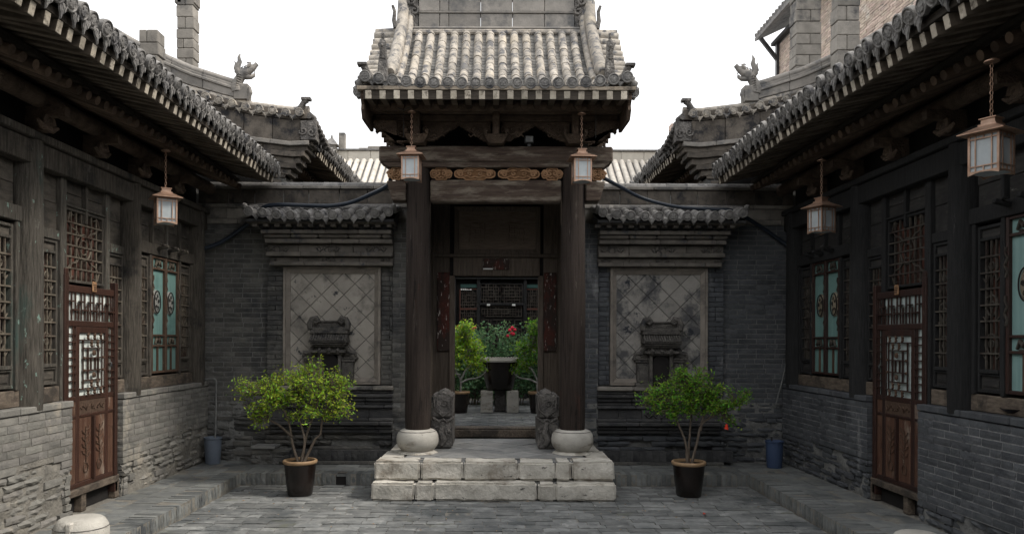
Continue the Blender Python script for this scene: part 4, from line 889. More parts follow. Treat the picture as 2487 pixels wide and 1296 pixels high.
for s in (-1, 1):
    L = s < 0; GY_ = 11.62
    t = thing('rear_wing', ('left rear wing with tiled gable, upturned corner and dragon on the ridge' if L else 'right rear wing with tiled gable, upturned corner and dragon on the ridge'), 'building', (s*5, GY_, 0), 'rear wings behind the court wall')
    xs = [2.72+.2*i for i in range(26)]
    def strip(nm, m, top, bot, y0, y1, xin, piece=.62):
        x = xin
        while x < 7.6:
            e = x+piece*rng.uniform(.85, 1.1); n = 4; b = MB(); pts_t = [(lerp(x+.003, e-.003, i/n), V(lerp(x, e, i/n))-top) for i in range(n+1)]; pts_b = [(lerp(x+.003, e-.003, i/n), V(lerp(x, e, i/n))-bot) for i in range(n+1)]
            b.prism(pts_b+pts_t[::-1], lambda u, v, w_: (s*u, w_, v), y0+rng.gauss(0,.003), y1); b.build(nm, m, t, bevel=.006); x = e
    strip('gable_board', 'corbel', .10, .43, GY_-.03, GY_+.3, 2.98, .5)
    strip('gable_moulding', 'ridge', .435, .50, GY_-.07, GY_+.3, 2.84, .55)
    strip('gable_moulding', 'corbel', .505, .58, GY_-.02, GY_+.3, 2.87, .7); strip('gable_moulding', 'corbel', .585, .665, GY_-.045, GY_+.3, 2.91, .7)
    strip('gable_moulding', 'corbel', .67, .76, GY_-.0, GY_+.3, 2.98, .6); strip('gable_moulding', 'corbel', .765, .84, GY_-.02, GY_+.3, 3.05, .6)
    strip('gable_moulding', 'corbel', .845, .93, GY_+.02, GY_+.3, 3.13, .5)
    # carved corner piece with scroll
    b = MB(); b.bx(s*2.74, s*2.97, GY_-.05, GY_+.2, 4.93, 5.22); f = lambda u, v: (s*u, GY_-.055, v)
    b.tube(spiral((2.80, 5.04), .075, 1.3, f, ph=2), .018, 6); b.tube(spiral((2.93, 5.06), .065, 1.3, f, ph=0, sgn=-1), .016, 6); b.build('corner_scroll', 'stone_dark', t, bevel=.01)
    # stepped corbel under the corner
    for i in range(8):
        z = 4.92-.082*i; MB().bx(s*(2.80+.070*i), s*(3.35+.05*i), GY_+.03, GY_+.50, z-.06, z).build('corbel', 'corbel', t, bevel=.008)
    MB().bx(s*3.22, s*7.6, GY_+.05, GY_+.32, .4, 4.45).build('gable_wall', 'brick_back', t)
    MB().prism([(2.92, 4.93), (3.38, 4.38), (7.6, 4.4), (7.6, V(7.6)-.12)]+[(x, V(x)-.12) for x in xs[::-1] if 2.9 < x < 7.6], lambda u, v, w_: (s*u, w_, v), GY_+.06, GY_+.3).build('gable_wall', 'brick_back', t)
    # verge tiles, pointing at us
    PT = Pieces(t, 'tube_tile', [tt_v]); PE = Pieces(t, 'round_end_tile', [end_disc('tile', .064)]); PD = Pieces(t, 'drip_tile', [drip_tile('tile', .09, .075)])
    x = 2.98
    while x < 7.6:
        z = V(x); PT.add(0, frame((s*x, GY_-.10, z-.03), (0,1,.12), (0,0,1), (1,1.6,1), jit=.03)); PE.add(0, frame((s*x, GY_-.105, z-.01), (0,1,.1), (0,0,1), jit=.04)); PD.add(0, frame((s*(x+.10), GY_-.10, V(x+.1)-.055), (0,1,0), (0,0,1), jit=.04)); x += .203
    PT.finish(); PE.finish(); PD.finish()
    b = MB(); xs = [2.86]+[q for q in xs if q > 2.88]; b.prism([(x, V(x)-.09) for x in xs]+[(x, V(x)+.05) for x in xs[::-1]], lambda u, v, w_: (s*u, w_, v), GY_-.03, GY_+.3); b.build('verge_bed', 'corbel', t)
    # vertical ridge (coping rolls + blocks) ending in the dragon
    b = MB(); b.tube([(s*x, GY_+.05, V(x)+.075) for x in xs], .05, 8); b.build('verge_roll', 'tile', t, smooth=50)
    x = 4.0
    while x < 7.4:
        e = x+.48; n = 3; b = MB(); lo_ = [(lerp(x+.003, e-.003, i/n), V(lerp(x, e, i/n))+.12) for i in range(n+1)]; hi_ = [(u, v+.20+.05*(u-4)) for u, v in lo_]
        b.prism(lo_+hi_[::-1], lambda u, v, w_: (s*u, w_, v), GY_+.0, GY_+.12); b.build('ridge_block', 'ridge', t, bevel=.006)
        b = MB(); b.tube([(s*u, GY_+.06, v+.03) for u, v in hi_], .055, 8); b.tube([(s*u, GY_-.005, v-.07) for u, v in hi_], .025, 6); b.build('ridge_cap', 'ridge', t, smooth=50); x = e
    b = MB(); b.bx(s*3.78, s*4.0, GY_-.03, GY_+.16, V(3.9)+.10, V(3.9)+.34); b.tube([(s*3.78, GY_-.02, V(3.8)+.1), (s*3.74, GY_-.02, V(3.8)+.22), (s*3.76, GY_-.02, V(3.8)+.32)], [.02,.035,.02], 6); b.build('dragon_pedestal', 'ridge', t, bevel=.01)
    b = MB(); dragon(b, s*3.94, GY_+.04, V(3.9)+.16, s, .70); b.build('ridge_dragon', 'ridge', t, smooth=60)
    # fish-tail finial on the corner
    b = MB(); f = lambda u, v: (s*u, GY_-.02, v); b.tube([f(3.04, 5.36), f(2.97, 5.42), f(2.93, 5.50), f(2.88, 5.54)], [.05,.055,.045,.05], 8); b.bx(s*2.82, s*2.96, GY_-.08, GY_+.04, 5.53, 5.57); b.build('corner_finial', 'stone_dark', t, smooth=50)
    b = MB()
    for i in range(8): z = 5.30-.055*i; b.tube([(s*(2.84-.022*i), GY_-.04+.05*i, z), (s*(2.80-.022*i), GY_+.12+.05*i, z-.01)], [.05, .045], 8); b.tube([(s*(2.78-.022*i), GY_-.0+.05*i, z-.05), (s*(2.74-.022*i), GY_+.10+.05*i, z-.10)], [.03, .02], 6)
    b.build('corner_tile_stack', 'stone_dark', t, smooth=50)
    eave(t, s, 2.81, 4.94, GY_+.22, 16.2, rise=((.9,.22),(2.0,.46),(3.4,1.05)), under=((1.6,.30),(3.4,.7)))
    MB().bx(s*3.6, s*3.9, GY_+.3, 17, IZ, 5.0).build('side_wall', 'wood_gate', t)
# ================================================================== GATE
GC = 9.84
gate = thing('gate_pavilion', 'roofed timber gate with two round columns and curved grey tile roof, at the centre', 'gate', (0, GC, PZ))
for s in (-1, 1):
    b = MB(); b.lathe([(.157, .73), (.163, .9), (.162, 2.4), (.150, 3.6), (.148, 4.14)], c=(s*1.0, GC, 0), n=28); col_ = b.build('column', 'wood_col', gate, smooth=40)
    b = MB(); b.lathe([(.165, .752), (.205, .745), (.24, .722), (.264, .68), (.272, .63), (.27, .59), (.255, .54), (.225, .50), (.19, .475)], c=(s*1.0, GC, 0), n=32); b.build('drum_base', 'stone_smooth', gate, smooth=60)
    b = MB(); b.lathe([(.265, PZ), (.255, PZ+.012), (.21, .482)], c=(s*1.0, GC, 0), n=8); b.build('plinth', 'stone', gate)
    MB().tube([(s*1.0+.237*math.cos(2*PI*k/24), GC+.237*math.sin(2*PI*k/24), .728) for k in range(25)], .004, 4).build('drum_ring', 'stone_dark', gate)
# beams
MB().bx(-.84, .84, GC-.10, GC+.10, 3.665, 3.945).build('lower_beam', 'wood_beam', gate, bevel=.018)
for s in (-1, 1):
    MB().hexa([(s*1.15, GC-.1, 3.68), (s*1.33, GC-.1, 3.68), (s*1.33, GC+.1, 3.68), (s*1.15, GC+.1, 3.68), (s*1.15, GC-.1, 3.93), (s*1.40, GC-.1, 3.93), (s*1.40, GC+.1, 3.93), (s*1.15, GC+.1, 3.93)]).build('beam_end', 'wood_beam', gate, bevel=.012)
MB().bx(-1.49, 1.49, GC-.15, GC+.17, 4.165, 4.365).build('upper_beam', 'wood_beam', gate, bevel=.02)
b = MB(); b.hexa([(-1.38,GC-.13,4.10),(1.38,GC-.13,4.10),(1.38,GC+.15,4.10),(-1.38,GC+.15,4.10),(-1.46,GC-.13,4.163),(1.46,GC-.13,4.163),(1.46,GC+.15,4.163),(-1.46,GC+.15,4.163)]); b.build('beam_plate', 'wood_beam', gate, bevel=.008)
MB().bx(-1.3, 1.3, GC+.02, GC+.06, 3.95, 4.10).build('frieze_back', 'dark', gate)
def cloud_panel(mb, base, cx, cz, w, h, y, half=0):
    f = lambda u, v: (u, y, v); out = []
    for k in range(36):
        a = 2*PI*k/36; ca, sa = math.cos(a), math.sin(a)
        rx = w/2*(abs(ca)**.75)*(1 if ca > 0 else -1); rz = h/2*(abs(sa)**.8)*(1 if sa > 0 else -1)
        bump = 1+.16*math.cos(a*6) if abs(sa) > .3 else 1
        waist = 1-.50*math.exp(-((abs(rx)/(w/2)-.62)/.14)**2)
        out.append((cx+rx, cz+rz*bump*waist))
    base.prism(out, lambda u, v, q: (u, q, v), y+.004, y+.035)
    mb.tube([f(u, v) for u, v in out]+[f(*out[0])], h*.06, 6, cap=False)
    for q in (-1, 1):
        mb.tube(spiral((cx+q*w*.36, cz), h*.26, 1.5, f, ph=(0 if q > 0 else PI), sgn=q), h*.085, 6)
        mb.tube([f(cx+q*w*.44, cz+h*.3), f(cx+q*w*.25, cz+h*.18), f(cx+q*w*.14, cz+h*.32), f(cx+q*w*.04, cz+h*.22)], h*.08, 6)
        mb.tube([f(cx+q*w*.34, cz-h*.32), f(cx+q*w*.2, cz-h*.15), f(cx+q*w*.1, cz-h*.3), f(cx, cz-h*.2)], h*.065, 6)
        mb.tube(spiral((cx+q*w*.12, cz+h*.04), h*.2, 1.1, f, ph=PI/2, sgn=-q), h*.07, 6)
for (a, c) in ((941, 980), (1045, 1095), (1103, 1201), (1209, 1308), (1315, 1364), (1430, 1468)):
    b = MB(); bd_ = MB(); cloud_panel(b, bd_, (mX(a, GC-.09)+mX(c, GC-.09))/2, 4.02, (c-a)/F*(GC-.09), .165, GC-.09); o_ = bd_.build('cloud_panel', 'carved_gap_shade', gate, smooth=50); b.build('cloud_carving', 'carved', o_, smooth=60)
# bracket tier with scalloped boards
BY = GC-.16; z_t, z_b = 4.66, 4.37
def scallop(x0, x1, peaks, y0, y1, name='bracket_board', mm='wood_brk'):
    pts = [(x0, z_t), (x1, z_t)]
    lo = []; n = 64
    for i in range(n+1):
        x = lerp(x1, x0, i/n); z = 4.42
        for p in peaks: z = max(z, 4.62-abs(x-p)*.62)
        z = round(z/.022)*.022
        lo.append((x, z))
    MB().prism(pts+lo, lambda u, v, w_: (u, w_, v), y0, y1).build(name, mm, gate)
pk = [mX(1113, BY), mX(1298, BY)]
scallop(-.93, -.07, [pk[0]], BY-.02, BY+.04); scallop(.07, .93, [pk[1]], BY-.02, BY+.04)
for s in (-1, 1):
    pts = [(1.07, z_t), (1.55, z_t), (1.55, 4.58), (1.52, 4.58), (1.52, 4.51), (1.49, 4.54), (1.45, 4.54), (1.44, 4.47), (1.39, 4.47), (1.36, 4.41), (1.07, 4.40)]
    MB().prism([(s*u, v) for u, v in pts], lambda u, v, w_: (u, w_, v), BY-.02, BY+.04).build('bracket_board', 'wood_brk', gate)
    for dy in (.25, .5, -.25):
        MB().prism([(s*(u-.03*(dy > 0)), v) for u, v in pts[1:]+[(1.25, 4.38), (1.25, z_t)]], lambda u, v, w_: (u, w_, v), GC+dy, GC+dy+.05).build('bracket_arm', 'wood_brk', gate)
f = lambda u, v: (u, BY-.03, v)
b = MB()
for x in np.arange(-1.3, 1.31, .1):
    if abs(abs(x)-.47) > .14 and abs(abs(x)-1.0) > .1: b.tube(spiral((x, 4.56), .035, 1.2, f, ph=x*20), .010, 5); b.tube([f(x-.05, 4.50), f(x-.02, 4.47), f(x+.02, 4.50), f(x+.05, 4.47)], .010, 5)
b.build('bracket_carving', 'wood_brk', gate, smooth=60)
for x in (-1.0, 0, 1.0):
    b = MB(); b.bx(x-.045, x+.045, BY-.14, BY+.02, 4.44, z_t+.10); b.build('bracket_post', 'wood_brk', gate, bevel=.012)
    b = MB(); b.hexa([(x-.09,BY-.10,4.372),(x+.09,BY-.10,4.372),(x+.09,BY+.12,4.372),(x-.09,BY+.12,4.372),(x-.155,BY-.15,4.48),(x+.155,BY-.15,4.48),(x+.155,BY+.14,4.48),(x-.155,BY+.14,4.48)]); b.bx(x-.15, x-.11, BY-.15, BY+.1, 4.482, 4.54); b.bx(x+.11, x+.15, BY-.15, BY+.1, 4.482, 4.54); b.build('bracket_block', 'wood_brk', gate, bevel=.006)
for i, (z0, z1, dy, hw) in enumerate(((4.665, 4.74, .03, 1.54), (4.745, 4.80, .10, 1.56), (4.81, 4.86, -.02, 1.57))): MB().bx(-hw, hw, BY-dy-.03, BY+.1, z0, z1).build('bracket_plank', 'wood_brk', gate, bevel=.008)
MB().tube([(-1.56, BY-.25, 4.80), (1.56, BY-.25, 4.80)], .075, 12).build('purlin', 'wood_brk', gate, smooth=50)
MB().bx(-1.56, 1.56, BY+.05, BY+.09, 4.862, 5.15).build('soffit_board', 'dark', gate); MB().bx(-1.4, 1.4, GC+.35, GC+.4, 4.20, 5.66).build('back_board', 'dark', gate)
# roof: concave profile, eave -> ridge -> rear eave
before = set(gate.children)
RP = [(8.93, 4.925), (9.10, 4.975), (9.35, 5.10), (9.65, 5.33), (9.95, 5.62), (10.2, 5.89), (10.40, 6.13)]
YR = 10.5
def lift(x): return .085*(abs(x)/1.65)**4
def rp(x, back=False): return [((x if not back else x), (y if not back else 2*YR-y), z+lift(x)*(1-(i/6)**.5)) for i, (y, z) in enumerate(RP)]
tt_g = tube_tile('tile', .054, .2); ed_g = end_disc('tile_grey', .068); dt_g = drip_tile('tile_grey', .095, .065)
PT = Pieces(gate, 'tube_tile', [tt_g]); PE = Pieces(gate, 'round_end_tile', [ed_g]); PD = Pieces(gate, 'drip_tile', [dt_g]); pan = MB()
xs = [-1.60+3.2*i/19 for i in range(20)]
for i, x in enumerate(xs):
    for back in (False, True):
        if abs(x) < 1.36 or True:
            path = rp(x, back) if abs(x) < 1.30 else rp(x, back)[:2]
            round_roof(PT, path, seg=.205)
        xm = x+3.2/38
        if i < 19: pans(pan, [(q[0]+3.2/38, q[1], q[2]+.012) for q in (rp(x, back) if abs(xm) < 1.33 else rp(x, back)[:2])], .16, sideways=(1,0,0), seg=.075)
    PE.add(0, frame((x, 8.895, 4.95+lift(x)), (0,1,.12), (0,0,1), jit=.03))
    if i < 19: PD.add(0, frame((x+3.2/38, 8.925, 4.915+lift(x+.08)), (0,1,0), (0,0,1), jit=.04))
for s in (-1, 1): PE.add(0, frame((s*1.70, 9.0, 4.88), (s*-.25,1,.12), (0,0,1)))
PT.finish(); PE.finish(); PD.finish(); pan.build('pan_tiles', 'tile_pan', gate, kind='stuff')
b = MB()
dk = [(y, z-.05) for y, z in RP]+[(2*YR-y, z-.05) for y, z in RP[::-1]]; dk2 = [(y, z-.11) for y, z in dk[::-1]]
b.prism(dk+dk2, lambda u, v, w_: (w_, u, v), -1.62, 1.62); b.build('roof_deck', 'wood_eave', gate)
MB().bx(-1.70, 1.70, 8.908, 9.02, 4.822, 4.866).build('eave_board', 'eave_edge', gate, bevel=.004)
PS = Pieces(gate, 'square_rafter', [r_sq]); PR = Pieces(gate, 'round_rafter', [r_round])
for i in range(19):
    x = lerp(-1.56, 1.56, i/18); PS.add(0, frame((x, 8.918+rng.gauss(0,.003), 4.766), (0, 1, .10), (0,0,1), (1.2,1,1.5), jit=.006)); PR.add(0, frame((x+rng.gauss(0,.006), 9.28, 4.745), (0, 1, .30), (0,0,1)))
PS.finish(); PR.finish()
for s in (-1, 1):
    # barge boards with wavy lower edge
    top = [(y, z-.10) for y, z in RP]+[(2*YR-y, z-.10) for y, z in RP[::-1]]
    bot = []
    for k, (y, z) in enumerate(top[::-1]): bot.append((y, z-.24-.03*math.sin(k*2.2)))
    MB().prism([(8.97, 4.83)]+top[1:]+[(2*YR-8.97, 4.83), (2*YR-9.0, 4.66), (2*YR-9.1, 4.56)]+bot[2:-6]+[(9.75, 4.62), (9.7, 4.54), (9.45, 4.53), (9.2, 4.52), (9.08, 4.52), (9.0, 4.62), (9.02, 4.68), (8.975, 4.73)], lambda u, v, w_: (w_, u, v), s*1.625, s*1.665).build('barge_board', 'wood_brk', gate, bevel=.006)
    # verge tiles lying sideways, stacked up the slope
    Pv = Pieces(gate, 'verge_tile', [MB().lathe([(.062, 0), (.066, .02), (.062, .27)], n=12, axis=(0,1,0)).mesh('verge_tile', 'tile', smooth=50)]); y = 9.14
    def zz_(y):
        y = y if y < YR else 2*YR-y
        for (a, c), (d, e) in zip(RP, RP[1:]):
            if y <= d: return c+(e-c)*(y-a)/(d-a)
        return RP[-1][1]
    while y < 2*YR-9.0: Pv.add(0, frame((s*1.72, y, zz_(y)-.0), (-s, 0, .06), (0,0,1), (1,1.1,1), jit=.02)); y += .108
    Pv.finish()
    MB().prism([(y, z-.03) for y, z in RP[1:]]+[(2*YR-y, z-.03) for y, z in RP[::-1]]+[(2*YR-y, z-.10) for y, z in RP]+[(y, z-.10) for y, z in RP[:0:-1]], lambda u, v, w_: (w_, u, v), s*1.40, s*1.69).build('verge_bed', 'tile_pan', gate)
    # descending ridge: big rounded roll
    pts = [(s*1.345, 9.28, 5.20), (s*1.345, 9.55, 5.40), (s*1.34, 9.85, 5.68), (s*1.335, 10.1, 5.95), (s*1.33, 10.35, 6.26), (s*1.33, 10.5, 6.6)]
    pth = smooth_path(pts, 3)
    b = MB(); b.tube(pth, [.055]+[.085]*(len(pth)-1), 10); b.tube([(p.x-s*.10, p.y, p.z-.09) for p in pth], .05, 8); b.build('descending_ridge', 'tile', gate, smooth=60)
    b = MB(); b.tube([(s*1.345, 10.6, 6.6), (s*1.345, 11.0, 5.9), (s*1.345, 11.6, 5.3)], .09, 8); b.build('descending_ridge', 'tile', gate, smooth=60)
    # ridge-foot finial: curled tongue with upright figure
    b = MB(); b.hexa([(s*1.36,9.16,5.04),(s*1.50,9.16,5.04),(s*1.50,9.30,5.04),(s*1.36,9.30,5.04),(s*1.38,9.19,5.36),(s*1.48,9.19,5.36),(s*1.48,9.26,5.36),(s*1.38,9.26,5.36)])
    b.tube([(s*1.43,9.22,5.34),(s*1.425,9.20,5.44),(s*1.44,9.22,5.52),(s*1.43,9.22,5.58)], [.05,.045,.055,.03], 8); b.tube([(s*1.43,9.22,5.56),(s*1.43,9.21,5.66)], [.022,.020], 6); b.tube([(s*1.43,9.18,5.50),(s*1.43,9.12,5.47)], .02, 6); b.build('ridge_foot_finial', 'stone_dark', gate, bevel=.01)
    # corner fish tail
    b = MB(); b.tube([(s*1.50, 9.08, 5.02), (s*1.58, 9.02, 5.08), (s*1.63, 8.98, 5.18)], [.05,.045,.045], 8); b.bx(s*1.585, s*1.70, 8.92, 9.03, 5.17, 5.20); b.build('corner_finial', 'stone_dark', gate, smooth=50)
    b = MB()
    for (dx, y, z, r_) in ((1.68,8.99,5.03,.06),(1.72,9.0,4.98,.055),(1.75,9.05,4.93,.05),(1.73,9.12,4.88,.05),(1.76,9.2,4.95,.05),(1.70,9.05,4.94,.06)): b.tube([(s*(dx-.05), y, z), (s*dx, y-.02, z-.03)], [r_, r_*.8], 8)
    b.build('corner_tile_stack', 'tile_grey', gate, smooth=50)
    # upright ridge-end ornament
    b = MB(); f = lambda u, v: (s*u, 10.42, v)
    for (u, v, r_) in ((1.20,6.22,.07),(1.22,6.34,.06),(1.17,6.45,.07),(1.22,6.58,.06),(1.16,6.70,.08)): b.tube(spiral((u, v), r_, 1.2, f, ph=v*9), .022, 6)
    b.bx(s*1.12, s*1.29, 10.43, 10.56, 6.14, 6.85); b.build('ridge_dragon', 'stone_dark', gate, smooth=50)
    b = MB(); b.tube([(s*1.40, 10.2, 6.12), (s*1.43, 10.2, 6.22), (s*1.42, 10.2, 6.34), (s*1.45, 10.2, 6.42)], [.04,.03,.025,.02], 6); b.build('hook_ornament', 'stone_dark', gate, smooth=50)
# main ridge of big blocks
zr = 6.10
for (h, y0, m_, nm) in ((.07, 10.34, 'tile', 'ridge_roll'), (.05, 10.38, 'ridge', 'ridge_course')):
    MB().bx(-1.24, 1.24, y0, 2*YR-y0, zr, zr+h).build(nm, m_, gate, bevel=.02); zr += h+.002
for row in range(3):
    x = -1.11; h = (.19, .19, .25)[row]
    for wd in (.30, .13, .455, .455, .455, .43):
        MB().bx(x+.003, x+wd-.004, 10.43+rng.gauss(0,.002), 2*YR-10.43, zr+.002, zr+h-.004).build('ridge_block', 'ridge', gate, bevel=.006); x += wd
    zr += h
    MB().bx(-1.12, 1.12, 10.415, 2*YR-10.415, zr, zr+.025).build('ridge_course', 'ridge', gate, bevel=.006); zr += .027
MB().tube([(-1.2, YR, zr+.06), (1.2, YR, zr+.06)], .09, 10).build('ridge_cap', 'tile', gate, smooth=50)
bpy.context.view_layer.update()
for o in [q for q in gate.children if q not in before]:
    if o.name.split('.')[0] in ('tube_tile', 'round_end_tile', 'drip_tile', 'verge_tile', 'square_rafter', 'round_rafter') and 'kind' not in o: o.location.x *= .96
    else: o.scale.x *= .96
    if o.name.split('.')[0] not in ('eave_board', 'square_rafter', 'round_rafter', 'barge_board'): o.location.z -= .05
# timber wall with the door opening
GD = 11.40
fr = lambda nm, x0, x1, z0, z1, y0=GD, y1=GD+.12, m_='wood_gate', bev=.006, p=gate: MB().bx(x0, x1, y0, y1, z0, z1).build(nm, m_, p, bevel=bev)
ox0, ox1 = mX(1104, GD), mX(1307, GD)
dl = mZ(670, GD)
for s, xo in ((-1, ox0), (1, ox1)):
    fr('door_jamb', xo, xo+s*.075, PZ, dl, GD-.05, GD+.15)
    fr('side_board', xo+s*.078, xo+s*.36, PZ, 3.95, GD, GD+.06); fr('side_board', xo+s*.363, xo+s*.62, PZ, 3.95, GD+.01, GD+.06)
    fr('cover_strip', xo+s*.35, xo+s*.375, PZ, 3.95, GD-.02, GD-.001)
    fr('couplet_board', mX(1062 if s < 0 else 1320, GD), mX(1092 if s < 0 else 1350, GD), mZ(852, GD), mZ(662, GD), GD-.045, GD-.022, 'redpaint')
fr('door_lintel', ox0-.02, ox1+.02, dl, mZ(626, GD), GD-.03, GD+.12)
fr('lintel_rail', ox0-.3, ox1+.3, mZ(625, GD), mZ(617, GD), GD-.05, GD+.12)
fr('red_plaque', mX(1172, GD), mX(1236, GD), mZ(655, GD), mZ(629, GD), GD-.055, GD-.032, 'redpaint')
MB().bx(mX(1173, GD), mX(1196, GD), GD-.058, GD-.0555, mZ(655, GD), mZ(652, GD)).build('plaque_peel', 'white', gate)
b = MB(); mitre_frame(b, mX(1103, GD), mX(1311, GD), mZ(617, GD)+.002, mZ(503, GD), .07, GD-.05, GD+.05, .03); sf = b.build('signboard_frame', 'wood_gate', gate)
b = MB(); b.bx(mX(1103, GD)+.06, mX(1311, GD)-.06, GD-.01, GD+.04, mZ(617, GD)+.05, mZ(503, GD)-.04); sb = b.build('signboard', 'wood_sign', gate)
# two large worn carved characters, too weathered to read
b = MB(); f = lambda u, v: (u, GD-.014, v)
for cx in (mX(1157, GD), mX(1252, GD)):
    cz = mZ(568, GD); r2 = random.Random(int(cx*100)+5)
    for q in range(5): z = cz+.15-.075*q; b.tube([f(cx-.13+r2.uniform(0,.07), z+.01), f(cx+.0, z), f(cx+.13-r2.uniform(0,.07), z-.008)], .011, 5)
    for q in range(4): x = cx-.11+.073*q; a = r2.uniform(.0, .15); b.tube([f(x, cz+.17-a), f(x+.008, cz), f(x-.01, cz-.17+a*.6)], .010, 5)
    b.tube([f(cx-.02, cz-.08), f(cx-.10, cz-.18)], .011, 5); b.tube([f(cx+.02, cz-.08), f(cx+.12, cz-.17)], .011, 5)
b.build('carved_characters', 'wood_sign', gate, smooth=60)
fr('threshold', ox0-.02, ox1+.02, PZ, PZ+.112, GD-.04, GD+.1, 'wood_sill', .01)
fr('threshold_plate', ox0-.02, ox1+.02, PZ+.113, PZ+.135, GD+.0, GD+.3, 'wood_sill', .006)
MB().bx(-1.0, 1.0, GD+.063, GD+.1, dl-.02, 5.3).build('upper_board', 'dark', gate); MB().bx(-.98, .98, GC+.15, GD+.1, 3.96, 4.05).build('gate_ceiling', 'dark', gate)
for s in (-1, 1): MB().bx(s*.93, s*.99, 10.9, GD+.4, PZ, 3.95).build('side_board', 'wood_gate', gate)
for s in (-1, 1): MB().bx(s*.96, s*1.5, YB+.3, GD+.5, .1, 4.2).build('side_wall', 'brick_back', gate)
# door stones
for s in (-1, 1):
    t = thing('door_stone', ('carved grey door stone left of the doorway, pale streaked relief' if s < 0 else 'carved grey door stone right of the doorway, darker relief'), 'door stone', (s*.70, 10.35, PZ), 'pair of door stones')
    x0, x1 = sorted((s*.575, s*.86))
    stone_block(x0, x1, 10.17, 10.9, PZ, PZ+.40, 31+s, 'base_block', .008, 'stone_dark', t)
    stone_block(x0, x1-.0, 10.18, 10.88, PZ+.41, PZ+.72, 35+s, 'drum_block', .02, 'stone_dark', t)
    b = MB(); f = lambda u, v: (s*.695+u, 10.165, v)
    b.tube(smooth_path([(s*.695, 10.26, PZ+.68), (s*.695, 10.5, PZ+.70), (s*.695, 10.8, PZ+.68)], 3), [.06]+[.09]*5+[.06], 8)
    b.tube(spiral((.02, PZ+.60), .055, 1.2, f), .010, 6); b.tube([f(-.08, PZ+.67), f(-.09, PZ+.55), f(-.05, PZ+.5)], .011, 5); b.tube([f(.09, PZ+.66), f(.07, PZ+.57), f(.1, PZ+.53)], .011, 5); b.tube([f(-.13, PZ+.70), f(-.11, PZ+.52), f(0, PZ+.43), f(.11, PZ+.52), f(.13, PZ+.70)], .011, 6)
    b.tube([f(-.14, PZ+.42), f(-.05, PZ+.36), f(0, PZ+.40), f(.05, PZ+.36), f(.14, PZ+.42)], .018, 6)
    b.tube([f(.0, PZ+.36), f(-.03, PZ+.22), f(.02, PZ+.12), f(-.02, PZ+.05)], [.03,.045,.05,.03], 7); b.tube(spiral((-.08, PZ+.25), .05, 1.2, f), .016, 6); b.tube(spiral((.08, PZ+.22), .045, 1.2, f, ph=2), .016, 6)
    b.build('relief_carving', 'stone_dark', t, smooth=60)
# spotlight on the upper beam
t = thing('spotlight', 'small grey floodlight sitting on the gate beam, right of centre', 'spotlight', (mX(1283, GC-.1), GC-.1, 4.367))
x = mX(1283, GC-.1)
MB().bx(x-.06, x+.06, GC-.18, GC-.08, 4.40, 4.49).build('housing', 'metal_dark', t, bevel=.012); MB().bx(x-.045, x+.045, GC-.188, GC-.181, 4.41, 4.48).build('lens', 'pipe', t); MB().bx(x-.02, x+.02, GC-.14, GC-.11, 4.366, 4.399).build('bracket', 'metal_dark', t)
# ================================================================== REAR COURT AND HALL
rc = thing('rear_court_floor', '', '', kind='structure')
MB().bx(-3.2, 3.2, 11.75, 19, .3, IZ-.014).build('bedding', 'mortar', rc)
P = Pieces(rc, 'paving_brick', pp); y = 11.85; j = 0
while y < 17:
    x = -1.5+(.0 if j % 2 else -.14)
    while x < 1.5: P.add(rng.randrange(6), frame((x+.14, y, IZ+rng.gauss(0,.0015)), (0,0,1), (0,-1,0), jit=.005)); x += .28
    y += .139; j += 1
P.finish()
hall = thing('rear_hall', 'dark lattice-fronted rear hall seen through the gate, its pale tiled roof above the wall', 'building', (0, 17.6, IZ))
HY = 17.6
h_ = lambda nm, x0, x1, y0, y1, z0, z1, m_, p=hall, bev=.006: MB().bx(mX(x0, HY), mX(x1, HY), HY+y0, HY+y1, mZ(y1_(z0)), 0) if False else None
def hb(nm, px0, px1, py0, py1, dy, th, m_, p=hall, bev=.005): return MB().bx(mX(px0, HY), mX(px1, HY), HY-dy, HY-dy+th, mZ(py1, HY), mZ(py0, HY)).build(nm, m_, p, bevel=bev)
MB().bx(-6, 6, HY+.1, HY+.3, IZ, 4.6).build('wall', 'dark', hall)
hb('beam', 1060, 1350, 640, 678, .1, .2, 'wood_fac_shaded')
for px in (1103, 1162, 1275, 1330): hb('post', px-4, px+4, 678, 1000, .06, .14, 'wood_fac_shaded')
def lat_rect(px0, px1, py0, py1, p, m_='wood_lat_shaded', nx=8, ny=6):
    b = MB(); x0, x1, z0, z1 = mX(px0, HY), mX(px1, HY), mZ(py1, HY), mZ(py0, HY); r_ = .009
    for i in range(nx+1):
        x = lerp(x0, x1, i/nx); k = i % 3
        b.bx(x-r_, x+r_, HY-.02, HY, z0+(z1-z0)*(.0 if k else .12), z1-(z1-z0)*(.0 if k != 1 else .2))
    for i in range(ny+1):
        z = lerp(z0, z1, i/ny); b.bx(x0+(x1-x0)*(.0 if i % 2 else .1), x1-(x1-x0)*(.0 if i % 2 == 0 else .12), HY-.025, HY-.003, z-r_, z+r_)
    xc, zc = (x0+x1)/2, (z0+z1)/2; w2, h2 = (x1-x0)*.18, (z1-z0)*.2
    for q in (-1, 1): b.bx(xc+q*w2-r_, xc+q*w2+r_, HY-.03, HY-.005, zc-h2, zc+h2); b.bx(xc-w2, xc+w2, HY-.03, HY-.005, zc+q*h2-r_, zc+q*h2+r_)
    return b.build('lattice', m_, p)
